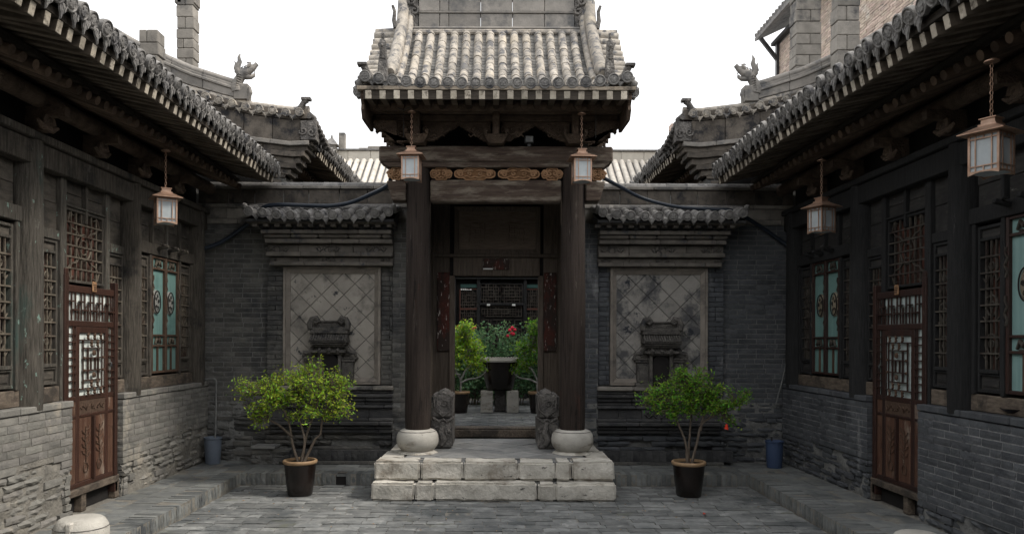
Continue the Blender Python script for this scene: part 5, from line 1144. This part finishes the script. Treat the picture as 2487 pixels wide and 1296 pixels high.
for (a, c, d, e, red) in ((1118,1158,703,748,1),(1118,1158,752,800,1),(1279,1316,703,748,1),(1279,1316,752,800,1),(1168,1216,690,735,0),(1218,1268,690,735,0)):
    w_ = hb('window', a, c, d, e, -.02, .03, 'dark'); lat_rect(a, c, d, e, w_)
    for (p0, p1, q0, q1) in ((a-1.5, c+1.5, d-2, d), (a-1.5, c+1.5, e, e+2), (a-2, a, d, e), (c, c+2, d, e)): hb('frame', p0, p1, q0, q1, .03, .05, 'back_red' if red else 'wood_fac_shaded', w_, 0)
for a, c in ((1118, 1158), (1279, 1316)): hb('teal_panel', a, c, 690, 699, .0, .02, 'teal_dim')
door = hb('door', 1166, 1270, 741, 880, -.02, .04, 'dark'); lat_rect(1170, 1266, 744, 768, door, nx=14, ny=4); lat_rect(1192, 1244, 776, 870, door, nx=7, ny=8); lat_rect(1170, 1186, 776, 870, door, nx=2, ny=8); lat_rect(1250, 1266, 776, 870, door, nx=2, ny=8)
hb('door_head', 1164, 1272, 736, 741, .06, .1, 'wood_fac_shaded'); hb('door_edge', 1164.5, 1166, 741, 860, .04, .04, 'pipe', hall, 0)
for px in (1186, 1247): hb('number_plate', px-4, px+4, 738, 742.5, .09, .02, 'white', hall, 0)
b = MB()
for i, (u, v) in enumerate(((1119,4),(1123.5,4),(1128,4),(1132.5,3),(1137,2),(1141.5,3))): b.bx(mX(u, HY), mX(u+3.2, HY), HY-.06, HY-.055, mZ(705, HY), mZ(705-v, HY))
b.build('small_notice_strip', 'white', hall)
# its roof
PT = Pieces(hall, 'tube_tile', [MB().add(*(lambda n=7, r=.066, l=1.0: ([(r*math.cos(PI*k/n), yy, r*math.sin(PI*k/n)) for yy in (0, l) for k in range(n+1)], [(k, k+1, n+2+k, n+1+k) for k in range(n)]))()).mesh('tube_tile', 'tile_pale', smooth=40)])
for i in range(64):
    x = -5.6+i*.178
    for (ya, za), (yb, zb) in (((17.0, 4.75), (18.0, 5.22)), ((18.0, 5.22), (19.0, 5.85)), ((19.0, 5.85), (20.0, 6.58))):
        d = Vector((0, yb-ya, zb-za)); PT.add(0, frame((x, ya, za), d, (0,0,1), (1, d.length*1.01, 1)))
PT.finish()
MB().prism([(17.0, 4.6), (18.0, 5.1), (19.0, 5.75), (20.1, 6.58), (20.1, 6.62), (19.0, 5.84), (18.0, 5.21), (17.0, 4.74)], lambda u, v, w_: (w_, u, v), -5.7, 5.7).build('roof_deck', 'tile_grey', hall)
x = -5.7
while x < 5.6: MB().bx(x+.003, x+.596, 20.05, 20.3, 6.45, 6.86).build('ridge_block', 'render_beige', hall, bevel=.01); x += .6
MB().bx(-5.7, 5.7, 20.0, 20.35, 6.862, 6.91).build('ridge_cap', 'tile_grey', hall, bevel=.01)
MB().bx(mX(890, 20), mX(925, 20), 20.1, 20.3, 6.912, 7.0).bx(mX(868, 20), mX(893, 20), 20.1, 20.3, 6.912, 6.96).build('broken_ridge_piece', 'chim', hall, bevel=.01)
t = thing('chimney', 'small pagoda-roofed chimney on the far roof, left of the gate', 'chimney', (-4.35, 20.0, 6.3))
x = mX(804, 19.9); b = MB(); b.bx(x-.12, x+.12, 19.8, 20.04, 6.2, 6.95); b.build('shaft', 'chim', t, bevel=.01)
b = MB(); b.hexa([(x-.19,19.74,6.95),(x+.19,19.74,6.95),(x+.19,20.1,6.95),(x-.19,20.1,6.95),(x-.06,19.86,7.13),(x+.06,19.86,7.13),(x+.06,19.98,7.13),(x-.06,19.98,7.13)]); b.tube([(x, 19.92, 7.1), (x, 19.92, 7.24)], [.05, .02], 6); b.build('little_roof', 'tile_grey', t, bevel=.008)
MB().lathe([(.001,0),(.05,.0),(.055,.02)], c=(x, 19.795, 6.72), n=12, axis=(0,1,0), cap=False).build('smoke_hole_shade', 'dark', t)  # dark disc on the shaft, painted as shade in the opening
MB().bx(x+.13, x+.30, 20.12, 20.3, 6.3, 7.36).build('rear_shaft', 'chim', t, bevel=.01)
t = thing('chimney', 'short broken brick chimney stub behind the right wing roof', 'chimney', (4.4, 19.9, 6.2))
for i in range(9): MB().bx(4.55, 4.83+.02*rng.random(), 19.8, 20.1, 5.8+.2*i, 5.8+.2*i+.193-.05*(i == 8)).build('brick_course', 'tan_brick', t, bevel=.012)
# ================================================================== CHIMNEYS ON THE SIDE ROOFS
def stack(lab, x0, x1, y0, y1, z0, z1, hh=.14, taper=0, cap=False, mouth=False):
    t = thing('chimney', lab, 'chimney', ((x0+x1)/2, (y0+y1)/2, z0), 'brick chimneys')
    z = z0; i = 0; xm = (x0+x1)/2
    while z < z1-.02:
        h = hh*rng.uniform(.85, 1.1); wd = (x1-x0)/2*(1-taper*(z-z0)/(z1-z0)); o = rng.gauss(0, .006)
        if i % 2: MB().bx(xm-wd+o, xm+wd+o, y0, y1, z+.003, z+h-.003).build('brick', 'chim', t, bevel=.01)
        else:
            k = rng.uniform(.35, .6); c = xm-wd+2*wd*k
            MB().bx(xm-wd+o, c-.003, y0, y1, z+.003, z+h-.003).build('brick', 'chim', t, bevel=.01); MB().bx(c+.003, xm+wd+o, y0+rng.gauss(0,.004), y1, z+.003, z+h-.003).build('brick', 'chim', t, bevel=.01)
        z += h; i += 1
    return t
t = stack('squat soot-topped chimney on the left hall roof', -4.97, -4.71, 10.6, 10.84, 4.9, 6.10, .2)
t = stack('tall slender brick chimney on the left rear wing, open at the top', -5.47, -5.16, 13.0, 13.26, 5.4, 7.62, .19, .08)
MB().bx(-5.50, -5.38, 13.0, 13.26, 7.63, 8.1).bx(-5.28, -5.15, 13.0, 13.26, 7.63, 8.1).bx(-5.5, -5.15, 13.0, 13.26, 8.1, 8.4).build('chimney_mouth', 'chim', t, bevel=.01)
MB().bx(-5.52, -5.10, 12.96, 13.3, 5.9, 6.1).build('collar', 'chim', t, bevel=.012)
t = stack('tapering brick chimney nearer the centre of the right hall roof, tallest one', 5.10, 5.56, 13.0, 13.3, 5.4, 8.4, .21, .12)
t = stack('square brick chimney standing on the right hall roof, in front of the tan brick building', 4.92, 5.26, 11.0, 11.24, 4.9, 6.78, .2, .06)
# ================================================================== TALL TAN BRICK BUILDING
t = thing('brick_building', 'tall tan brick building with sloping tiled eave, behind the right chimneys', 'building', (9, 16, 0))
MB().bx(8.612, 13, 9.0, 23.4, 0, 11.05).build('wall', 'mortar', t)
P = Pieces(t, 'brick', [rough_block('brick', .25, .05, .058, 'tan_brick', .003, .004, 3, 3, 90+i) for i in range(3)])
for j in range(int(7.0/.068)):
    y = 9.0+(.13 if j % 2 else 0)
    while y < 23.3: P.add(rng.randrange(3), frame((8.6+rng.gauss(0,.003), y+.13, 4.0+j*.068), (-1,0,0), (0,0,1))); y += .26
P.finish()
b = MB(); b.hexa([(8.0,8.9,11.15),(8.0,23.6,11.15),(13,23.6,13.5),(13,8.9,13.5),(8.0,8.9,11.25),(8.0,23.6,11.25),(13,23.6,13.6),(13,8.9,13.6)]); b.build('roof', 'tile_grey', t)
for i in range(60): y = 9.0+i*.245; MB().tube([(7.98, y, 11.28), (8.7, y, 11.62)], .07, 6).build('tube_tile', 'tile_grey', t, smooth=50)
MB().bx(8.45, 8.6, 9.0, 23.45, 10.95, 11.05).build('eave_moulding', 'soot', t)
b = MB(); b.bar((8.6, 23.2, 10.4), (8.05, 23.2, 11.1), .1, .1); b.bx(8.52, 8.6, 23.15, 23.28, 9.2, 11.0); b.build('drain_bracket', 'metal_dark', t)
# ================================================================== LANTERNS
def lantern(x, y, ztop_disc, ztop, theta, lab, k=1.0):
    """copper and glass lantern; ztop = top of the little cap, disc = ceiling rose height"""
    t = thing('hanging_lantern', lab, 'lantern', (x, y, ztop-.42*k), 'copper lanterns under the eaves')
    A = R(theta); ca, sa = math.cos(A), math.sin(A); hw = .105*k
    T = lambda u, v, z: (x+u*ca-v*sa, y+u*sa+v*ca, z)
    def box(b, u0, u1, v0, v1, z0, z1): b.hexa([T(u0,v0,z0),T(u1,v0,z0),T(u1,v1,z0),T(u0,v1,z0),T(u0,v0,z1),T(u1,v0,z1),T(u1,v1,z1),T(u0,v1,z1)])
    zt = ztop-.115*k; zb = ztop-.40*k
    b = MB(); box(b, -.048*k, .048*k, -.048*k, .048*k, ztop-.05*k, ztop-.012*k); box(b, -.058*k, .058*k, -.058*k, .058*k, ztop-.014*k, ztop-.006*k); box(b, -.062*k, .062*k, -.062*k, .062*k, ztop-.062*k, ztop-.05*k)
    q = .155*k; r_ = .062*k
    b.hexa([T(-q,-q,zt),T(q,-q,zt),T(q,q,zt),T(-q,q,zt),T(-r_,-r_,ztop-.062*k),T(r_,-r_,ztop-.062*k),T(r_,r_,ztop-.062*k),T(-r_,r_,ztop-.062*k)]); box(b, -q*1.02, q*1.02, -q*1.02, q*1.02, zt-.008*k, zt-.001)
    b.build('cap', 'copper', t)
    fr_ = MB()
    for a in range(4):
        # frame bars on each side face
        ang = a*PI/2; c2, s2 = math.cos(ang), math.sin(ang)
        W = lambda u, n, z: T(u*c2-n*s2, u*s2+n*c2, z)
        def fb_(u0, u1, z0, z1, n0=hw-.006*k, n1=hw+.002*k): fr_.hexa([W(u0,n0,z0),W(u1,n0,z0),W(u1,n1,z0),W(u0,n1,z0),W(u0,n0,z1),W(u1,n0,z1),W(u1,n1,z1),W(u0,n1,z1)])
        e = .004*k
        fb_(-hw, -hw+.015*k, zb-.01*k, zt-.01*k); fb_(hw-.015*k, hw, zb-.01*k, zt-.01*k)
        for u in (-.055*k, .055*k): fb_(u-e, u+e, zb, zt-.01*k)
        for z in (zt-.045*k, zb+.045*k): fb_(-hw, hw, z-e, z+e)
        fb_(-hw, hw, zt-.022*k, zt-.01*k); fb_(-e, e, zt-.045*k, zt-.01*k); fb_(-e, e, zb, zb+.045*k)
        n = 8; top = []; bot = []
        for i in range(n+1):
            u = lerp(-hw, hw, i/n); zz = zb-.018*k+.020*k*math.sin(PI*i/n)**1.0
            top.append((u, zb+.012*k)); bot.append((u, zz))
        fr_.prism(bot+top[::-1], lambda u, v, w_: W(u, w_, v), hw-.005*k, hw+.001*k)
    fr_.build('frame', 'copper', t)
    for a in range(4):
        ang = a*PI/2; c2, s2 = math.cos(ang), math.sin(ang); W = lambda u, n, z: T(u*c2-n*s2, u*s2+n*c2, z); n0, n1, h2 = hw-.012*k, hw-.008*k, hw-.013*k
        MB().hexa([W(-h2,n0,zb),W(h2,n0,zb),W(h2,n1,zb),W(-h2,n1,zb),W(-h2,n0,zt-.012*k),W(h2,n0,zt-.012*k),W(h2,n1,zt-.012*k),W(-h2,n1,zt-.012*k)]).build('glass_pane', 'glass', t)
    b = MB(); box(b, -hw+.014*k, hw-.014*k, -hw+.014*k, hw-.014*k, zb, zb+.004); b.build('bottom_glass', 'glass', t)
    b = MB(); z = ztop-.004*k; i = 0
    while z < ztop_disc-.02:
        r_ = .011; l = .038; pts = []
        for q_ in range(9):
            a = 2*PI*q_/8; u = r_*math.cos(a); vv = l/2*math.sin(a); pts.append((x+(u if i % 2 else 0), y+(0 if i % 2 else u), z+l/2+vv))
        b.tube(pts, .0032, 5, cap=False); z += l-.006; i += 1
    b.build('chain', 'copper', t, smooth=60)
    MB().lathe([(.05,0),(.05,.008),(.03,.02),(.01,.028)], c=(x, y, ztop_disc-.02), n=16).build('ceiling_rose', 'copper', t, smooth=50)
def lant_px(px, py_top, py_disc, D, th, lab, k=1.0): lantern(mX(px, D), D, mZ(py_disc, D), mZ(py_top, D), th, lab, k)
lant_px(401, 459, 366, 8.56, 32.5, 'copper lantern hanging alone under the left hall eave')
lant_px(998, 357, 270, 9.22, -3.5, 'copper lantern hanging before the left gate column')
lant_px(1411, 361, 273, 9.22, 3.5, 'copper lantern hanging before the right gate column')
lant_px(1994, 476, 384, 8.72, 24, 'copper lantern under the right hall eave, nearer the corner')
lant_px(2406, 281, 140, 5.45, 30, 'large near copper lantern at the upper right edge')
# ================================================================== POTTED POMEGRANATES
def pot(t, x, y, z0, r=.2, h=.43, m_='glaze'):
    MB().lathe([(r*.70, 0), (r*.74, .012), (r*.84, h*.35), (r*.94, h*.8), (r*.955, h-.05)], c=(x, y, z0), n=36).build('pot', m_, t, smooth=60)
    MB().lathe([(r*.93, h-.05), (r*1.0, h-.045), (r*1.04, h-.03), (r*1.04, h-.01), (r*.99, h), (r*.88, h-.004), (r*.86, h-.03)], c=(x, y, z0), n=36, cap=False).build('rim', 'rim', t, smooth=60)
    MB().lathe([(r*.9, h-.035), (.001, h-.028)], c=(x, y, z0), n=20, cap=False).build('soil', 'soil', t)
def leaf_cluster(b, c, n, rad, ll, lw, r_):
    for _ in range(n):
        d = Vector((r_.gauss(0,1), r_.gauss(0,1), r_.gauss(.25,.8))).normalized(); p = c+Vector((r_.gauss(0,rad), r_.gauss(0,rad), r_.gauss(0,rad*.75)))
        sd_ = d.cross(Vector((r_.gauss(0,1), r_.gauss(0,1), r_.gauss(0,1)))).normalized(); L_ = ll*r_.uniform(.7, 1.25); w_ = lw*r_.uniform(.8, 1.2)
        nn = sd_.cross(d)*.2*w_
        b.add([p, p+d*L_*.45+sd_*w_+nn, p+d*L_, p+d*L_*.45-sd_*w_+nn], [(0,1,2), (0,2,3)])
def potted_bush(x, y, z0, lab, m_, stems, blobs, seed, leaves=9000, flower=None, group=None, pr=.2, ph=.43, ll=.044, lw=.0098, bark='bark'):
    t = thing('potted_bush', lab, 'potted shrub', (x, y, z0), group); r_ = random.Random(seed)
    pot(t, x, y, z0, pr, ph)
    O = Vector((x, y, z0)); b = MB(); tips = []
    nodes = []
    for st in stems:
        P = [O+Vector(p) for p in st]; sp = smooth_path(P, 4); b.tube(sp, [lerp(.019, .008, i/(len(sp)-1)) for i in range(len(sp))], 6); nodes += sp[len(sp)//2:]
    tot = sum(q[3]**2 for q in blobs); lf = MB()
    for (bx_, by_, bz_, br) in blobs:
        c = O+Vector((bx_, by_, bz_)); nb = max(5, int(150*br*br/tot*len(blobs)/3))
        for _ in range(nb):
            a = Vector((r_.gauss(0,.5), r_.gauss(0,.5), r_.gauss(0,.38)))
            if a.length > 1: a.normalize()
            tip = c+a*br; near = min(nodes, key=lambda q: (q-tip).length+.5*max(0, q.z-tip.z))
            mid = near.lerp(tip, .5)+Vector((r_.gauss(0,.02), r_.gauss(0,.02), r_.gauss(.015,.02)))
            b.tube([near, mid, tip], [.0045, .003, .0016], 4, cap=False)
            nl = int(leaves*br*br/tot/nb)
            for q in range(5):
                cc = mid.lerp(tip, .3+.2*q); leaf_cluster(lf, cc, nl//5, .022+.008*(q > 2), ll, lw, r_)
    b.build('stems', bark, t, smooth=60)
    lf.build('leaves', m_, t, kind='stuff')
    if flower:
        f0 = O+Vector(flower); b = MB(); b.tube([f0+Vector((0,0,.02)), f0, f0-Vector((0,0,.03)), f0-Vector((0.006,0,.045))], [.008,.018,.022,.03], 8); b.build('flower', 'orange_red', t)
    return t
bl = [(-.60,.0,1.28,.17),(-.42,-.05,1.05,.17),(-.50,.05,.92,.13),(-.38,.1,1.33,.18),(-.18,-.08,1.22,.20),(-.18,.12,1.42,.17),(0,.0,1.15,.19),(.05,-.1,1.40,.20),(.14,.1,1.60,.12),(.02,.08,1.55,.12),(.22,-.05,1.25,.20),(.36,.05,1.42,.17),(.44,.0,1.18,.17),(.50,-.05,1.02,.13),(.32,.0,.98,.12),(.12,-.12,1.0,.13),(-.08,.0,.95,.10),(-.30,-.1,1.18,.15),(.50,.05,1.34,.12),(-.68,.05,1.40,.07)]
bl = [(a*1.10, b_, c+.0, d*1.03) for a, b_, c, d in bl]
st = [[(-.02,0,.38),(-.10,.02,.62),(-.14,.03,.85),(-.22,.02,1.05),(-.40,.0,1.2)],[(.0,.0,.38),(.06,-.02,.65),(.0,.0,.9),(-.04,.02,1.2)],[(.02,.02,.38),(.07,.0,.7),(.16,-.02,.95),(.24,-.02,1.2)],[(.04,0,.38),(.17,.02,.66),(.24,.03,.74),(.27,.03,.95),(.4,0,1.2)],[(-.10,.02,.70),(-.3,.05,.86),(-.5,.0,.95)]]
potted_bush(-2.385, 9.33, 0, 'round bright green pomegranate bush in a dark glazed pot, left of the steps', 'leaf', st, bl, 3, 8200, group='potted pomegranate bushes by the steps')
br_ = [(-.55,.0,1.14,.10),(-.44,.02,1.24,.12),(-.34,-.05,1.08,.14),(-.28,.05,1.32,.14),(-.12,.0,1.20,.19),(-.05,.1,1.42,.14),(.06,-.08,1.35,.16),(.10,.05,1.18,.18),(.24,-.02,1.12,.15),(.02,.0,1.02,.12),(.30,.06,1.24,.13),(.40,.0,1.06,.12),(.24,.05,1.46,.07),(.47,.02,1.30,.07),(.55,.0,1.10,.09),(.66,.0,1.17,.08),(.73,.0,1.25,.05),(.48,.03,.90,.07),(-.20,-.08,.98,.10),(-.10,.0,1.50,.09),(.15,.0,1.52,.06),(.55,.0,.86,.045)]
br_ = [(a, b_, c+.02, d*1.08) for a, b_, c, d in br_]
st2 = [[(-.02,0,.38),(-.04,.0,.65),(-.14,.0,.9),(-.22,.0,1.1)],[(.0,.02,.38),(.0,.0,.6),(.02,.0,.9),(.02,.0,1.3)],[(.03,.0,.38),(.10,.0,.65),(.16,.0,.88),(.34,.0,1.0),(.52,.0,1.1),(.68,.0,1.2)],[(.14,0,.8),(.2,.05,1.0),(.28,.05,1.2)]]
potted_bush(2.375, 9.33, 0, 'wider darker pomegranate bush with one red flower, in the pot right of the steps', 'leaf_r', st2, br_, 5, 8800, flower=(.455, -.02, .865), group='potted pomegranate bushes by the steps')
# ================================================================== REAR COURT PLANTS
bz = [(.1,-.1,1.62,.17),(-.3,0,1.55,.16),(-.1,0,1.1,.26),(.1,0,1.3,.2),(-.25,0,1.35,.22),(.25,0,.95,.2),(0,0,1.5,.16),(.3,0,1.2,.16),(-.3,0,1.0,.2),(.38,0,.82,.12),(-.15,0,.8,.14)]
s3 = [[(0,0,.38),(.0,0,.6),(-.1,0,.8),(-.2,0,1.1)],[(.0,0,.55),(.15,0,.62),(.35,0,.66),(.5,0,.8)],[(.0,0,.6),(.1,0,.8),(.2,0,.9),(.1,0,1.2)],[(0,0,.7),(-.15,0,.75),(-.3,0,.9)]]
potted_bush(-.64, 14.05, IZ, 'yellow-green leafy shrub in a black pot seen through the doorway, left side', 'leaf_fig', s3, bz, 8, 4200, group='potted shrubs behind the gate', pr=.17, ph=.40, ll=.06, lw=.02, bark='bark_pale')
potted_bush(.78, 14.05, IZ, 'green leafy shrub in a black pot seen through the doorway, right side', 'leaf_r', [[(-p[0], p[1], p[2]) for p in q] for q in s3], [(-a, b_, c, d) for a, b_, c, d in bz], 9, 4200, group='potted shrubs behind the gate', pr=.17, ph=.40, ll=.06, lw=.02, bark='bark_pale')
t = thing('rose_bush', 'dense dark green rose hedge with crimson blooms behind the water vat', 'rose bush', (0, 15.9, IZ))
lf = MB(); r2 = random.Random(4); b = MB()
for i in range(230):
    c = Vector((r2.uniform(-1.15, 1.1), 15.9+r2.gauss(0,.22), IZ+r2.uniform(.15, 1.45)+.15*math.sin(i)))
    leaf_cluster(lf, c, 34, .10, .075, .026, r2)
    if i % 6 == 0: b.tube([(c.x, 15.9, IZ), (c.x+.05, 15.9, IZ+.5), c], [.012,.009,.004], 5)
b.build('stems', 'bark', t, smooth=60); lf.build('leaves', 'leaf_rose', t, kind='stuff')
for (px, py, n) in ((1113, 790, 3), (1122, 793, 4), (1128, 800, 3), (1126, 812, 1), (1147, 795, 4), (1153, 792, 3), (1238, 798, 4), (1244, 792, 4), (1250, 797, 5), (1243, 806, 4), (1233, 812, 4), (1247, 807, 3)):
    c = Vector((mX(px, 15.55), 15.55+r2.uniform(-.05,.05), mZ(py+3, 15.55))); b = MB()
    for q in range(3+n):
        d = Vector((r2.gauss(0,1), r2.gauss(0,1), r2.gauss(0,.8))).normalized(); a = d.orthogonal().normalized(); e = d.cross(a); p = c+d*.022; r_ = .032
        b.add([p+a*r_, p+e*r_, p-a*r_, p-e*r_, p+d*.012], [(0,1,4),(1,2,4),(2,3,4),(3,0,4)])
    b.lathe([(.001,-.03),(.028,-.02),(.036,0),(.028,.02),(.001,.03)], c=c, n=8, cap=False); b.build('rose', 'rose', t)
t = thing('water_vat', 'big black glazed water vat with a pale rim behind the gate', 'vat', (.08, 14.3, IZ+.41))
vx = mX(1214, 14.3); MB().lathe([(.22, 0), (.26, .05), (.345, .45), (.36, .53)], c=(vx, 14.3, IZ+.405), n=40).build('body', 'glaze', t, smooth=60)
MB().lathe([(.34,.53),(.375,.535),(.375,.575),(.33,.58),(.31,.56)], c=(vx, 14.3, IZ+.405), n=40, cap=False).build('rim', 'stone_smooth', t, smooth=50)
b = MB(); b.bx(vx-.36, vx+.36, 14.1, 14.5, IZ+.988, IZ+1.01)
for i in range(14): b.bx(vx-.34+.05*i, vx-.325+.05*i, 14.1, 14.5, IZ+1.011, IZ+1.02)
b.build('slatted_cover', 'stone_smooth', t)
for a, c, lab in ((1168, 1197, 'pale square stone block under the left side of the water vat'), (1231, 1260, 'pale square stone block under the right side of the water vat')):
    b = MB(); b.bx(mX(a, 14.15), mX(c, 14.15), 14.05, 14.4, IZ, IZ+.40); single(b.build('stone_block', 'stone_smooth', None, bevel=.012), lab, 'stone block', 'vat supports')
b = MB(); b.bx(vx-.1, vx+.12, 14.35, 14.55, IZ, IZ+.4); single(b.build('stone_block', 'stone_dark', None, bevel=.012), 'dark rear stone block between the two pale vat supports', 'stone block', 'vat supports')
# ================================================================== BUCKETS, DRUMS, CABLES, BOWL
def bucket(x, y, m_, lab, square=False):
    t = thing('bucket', lab, 'bucket', (x, y, TZ), 'plastic bins in the court corners')
    prof = [(.098, 0), (.102, .01), (.118, .355)]
    b = MB(); b.lathe(prof, c=(x, y, TZ), n=32, cap=False); b.lathe([(.001, .004), (.098, .004)], c=(x, y, TZ), n=32, cap=False); b.lathe([(.112, .352), (.10, .02)], c=(x, y, TZ), n=32, cap=False); b.build('body', m_, t, smooth=60)
    MB().lathe([(.118,.34),(.124,.345),(.125,.37),(.116,.372),(.113,.35)], c=(x, y, TZ), n=32, cap=False).build('rim', m_, t, smooth=50)
    return t
bucket(-3.97, 10.72, 'bucket_grey', 'grey-blue plastic bin in the left corner with a pipe running into it')
t = bucket(3.87, 10.55, 'bucket_blue', 'dark blue plastic bin in the right corner of the terrace')
MB().bx(3.865, 3.885, 10.66, 10.68, .5, .56).build('handle_tab', 'metal_dark', t)
b = MB(); b.tube(smooth_path([(-4.16, 10.88, 1.32), (-4.03, 10.88, 1.33), (-3.99, 10.88, 1.30), (-3.985, 10.88, 1.15), (-3.985, 10.86, .62), (-3.97, 10.78, .40)], 4), .014, 8); single(b.build('drain_pipe', 'pipe', None, smooth=60), 'thin grey pipe bending down the low wall into the left bin', 'pipe')
def stone_drum(x, y, r, h, lab, groove=False):
    t = thing('stone_drum', lab, 'stone drum', (x, y, TZ), 'loose stone drums at the front')
    MB().lathe([(r*.8, 0), (r*.95, h*.2), (r, h*.5), (r*.96, h*.78), (r*.84, h*.94), (r*.72, h), (r*.2, h), (.001, h)], c=(x, y, TZ), n=36, cap=False).build('drum', 'stone_smooth', t, smooth=50)
    if groove: MB().bx(x-.02, x+.03, y-r*.99, y-r*.5, TZ+h*.5, TZ+h*.995).build('notch_block', 'stone', t, bevel=.01)
    MB().tube([(x+r*.965*math.cos(2*PI*k/30), y+r*.965*math.sin(2*PI*k/30), TZ+h*.76) for k in range(31)], .004, 4).build('carved_line', 'stone_dark', t)
stone_drum(mX(199, 6.2), 6.2, .212, .295, 'pale stone drum with a notch, at the lower left corner', True)
stone_drum(mX(2232, 6.1), 6.1, .2, .215, 'stone drum barely showing at the lower right edge')
def cable(pts, r, lab, nm='cable', m_='cable', k=6):
    single(MB().tube(smooth_path(pts, k), r, 8).build(nm, m_, None, smooth=60), lab, 'cable')
pw = lambda px, py, D: (mX(px, D), D, mZ(py, D))
cable([pw(452,608,10.72), pw(490,606,10.8), pw(530,593,10.85), pw(575,565,10.88), pw(612,535,10.87), pw(640,505,10.70), pw(680,499,10.68), pw(735,500,10.72), pw(800,501,10.74), pw(850,493,10.72), pw(895,475,10.6), pw(940,452,10.4), pw(948,430,10.3)], .030, 'thick dark blue cable sagging over the left tile canopy')
cable([pw(450,612,10.72), pw(470,622,10.74), pw(490,628,10.9)], .018, 'short dark cable at the left corner post')
cable([pw(1466,432,10.3), pw(1500,450,10.5), pw(1560,480,10.75), pw(1640,500,10.78), pw(1720,506,10.75), pw(1770,508,10.72), pw(1800,520,10.82), pw(1850,550,10.9), pw(1900,585,10.9), pw(1935,612,10.8)], .027, 'thick dark blue cable sagging over the right tile canopy')
cable([pw(1960,618,10.6), pw(1930,625,10.75), pw(1920,650,10.9), pw(1920,720,10.93), pw(1918,820,10.95), pw(1905,900,10.93), pw(1885,978,10.9)], .010, 'thin wire hanging down the right corner', m_='pipe')
b = MB(); bx_, by_ = mX(2476, 6.25), 6.25; b.lathe([(.04,0),(.10,.02),(.15,.055),(.155,.06),(.14,.055),(.001,.02)], c=(bx_+.02, by_, 1.292), n=24, cap=False); t = thing('dish', 'black shallow dish with an ember-brown side on the right low wall', 'dish', (bx_, by_, 1.292)); b.build('bowl', 'glaze', t, smooth=60)
MB().lathe([(.045,.022),(.12,.045),(.10,.05),(.05,.09),(.02,.16)], c=(bx_+.03, by_, 1.292), n=12).build('dry_plant', 'soil', t)
b = MB(); b.tube([(-1.13, 9.3, 4.70), (-1.13, 9.32, 4.37)], .003, 4); b.tube([(1.22, 9.3, 4.70), (1.22, 9.32, 4.37)], .003, 4); b.tube([(-1.2, 9.28, 4.72), (-1.13, 9.3, 4.70), (-1.05, 9.28, 4.73)], .006, 5); b.build('hanging_wires', 'metal_dark', gate, kind='stuff')
# small litter: petals and leaves on the paving
r3 = random.Random(12); b = MB()
for _ in range(90):
    x = r3.uniform(-3.2, 3.2); y = r3.uniform(7.5, 9.8); a = r3.uniform(0, PI); l = r3.uniform(.008, .022)
    b.add([(x-l*math.cos(a), y-l*math.sin(a), .010), (x+l*.4*math.sin(a), y-l*.4*math.cos(a), .018), (x+l*math.cos(a), y+l*math.sin(a), .011), (x-l*.4*math.sin(a), y+l*.4*math.cos(a), .016)], [(0,1,2,3)])
o = b.build('fallen_leaves', 'rim', None); o['kind'] = 'stuff'
t = thing('fallen_petal', 'single orange-red petal lying on the paving near the right pot', 'petal', (mX(1713, 8.3), 8.3, .01))
MB().add([(mX(1709,8.3), 8.3, .012), (mX(1713,8.3), 8.25, .03), (mX(1717,8.3), 8.3, .014), (mX(1713,8.3), 8.36, .02)], [(0,1,2,3)]).build('petal', 'orange_red', t)

# ================================================================== SOUTH SIDE OF THE COURT (unseen; hall added behind the camera to cut low light)
t = thing('added_south_hall', 'unseen plain timber hall, added behind the viewer to close and shade the court', 'building', (0, -6.3, 0))
MB().bx(-7, 7, -6.9, -6.5, 0, 1.3).build('sill_wall', 'brick_back', t)
MB().bx(-7, 7, -6.8, -6.6, 1.3, 4.4).build('wall', 'wood_gate', t)
for x in (-4, -2.2, -.8, .8, 2.2, 4): MB().lathe([(.15, 0), (.14, 4.3)], c=(x, -6.4, 0), n=14).build('column', 'wood_col', t, smooth=40)
MB().prism([(-5.4, 4.2), (-6.6, 4.55), (-9, 6.3), (-9, 6.5), (-6.6, 4.85), (-5.4, 4.3)], lambda u, v, w_: (w_, u, v), -7, 7).build('roof', 'tile_grey', t)
for s in (-1, 1):
    MB().bx(s*(XW), s*(XF+.25), -6.5, 4.19, 0, 1.288).build('low_wall', 'brick_back', t)
    MB().bx(s*(XF), s*(XF+.1), -6.5, 3.0, 1.3, 3.5).build('side_wall', 'wood_gate', t)
    MB().bx(s*(XK+.02), s*(XW), -6.5, 1.49, 0, TZ).build('side_step', 'paver_terrace', t)
MB().bx(-XK, XK, -6.5, -1.4, -.02, .0).build('near_paving', 'paver', court)
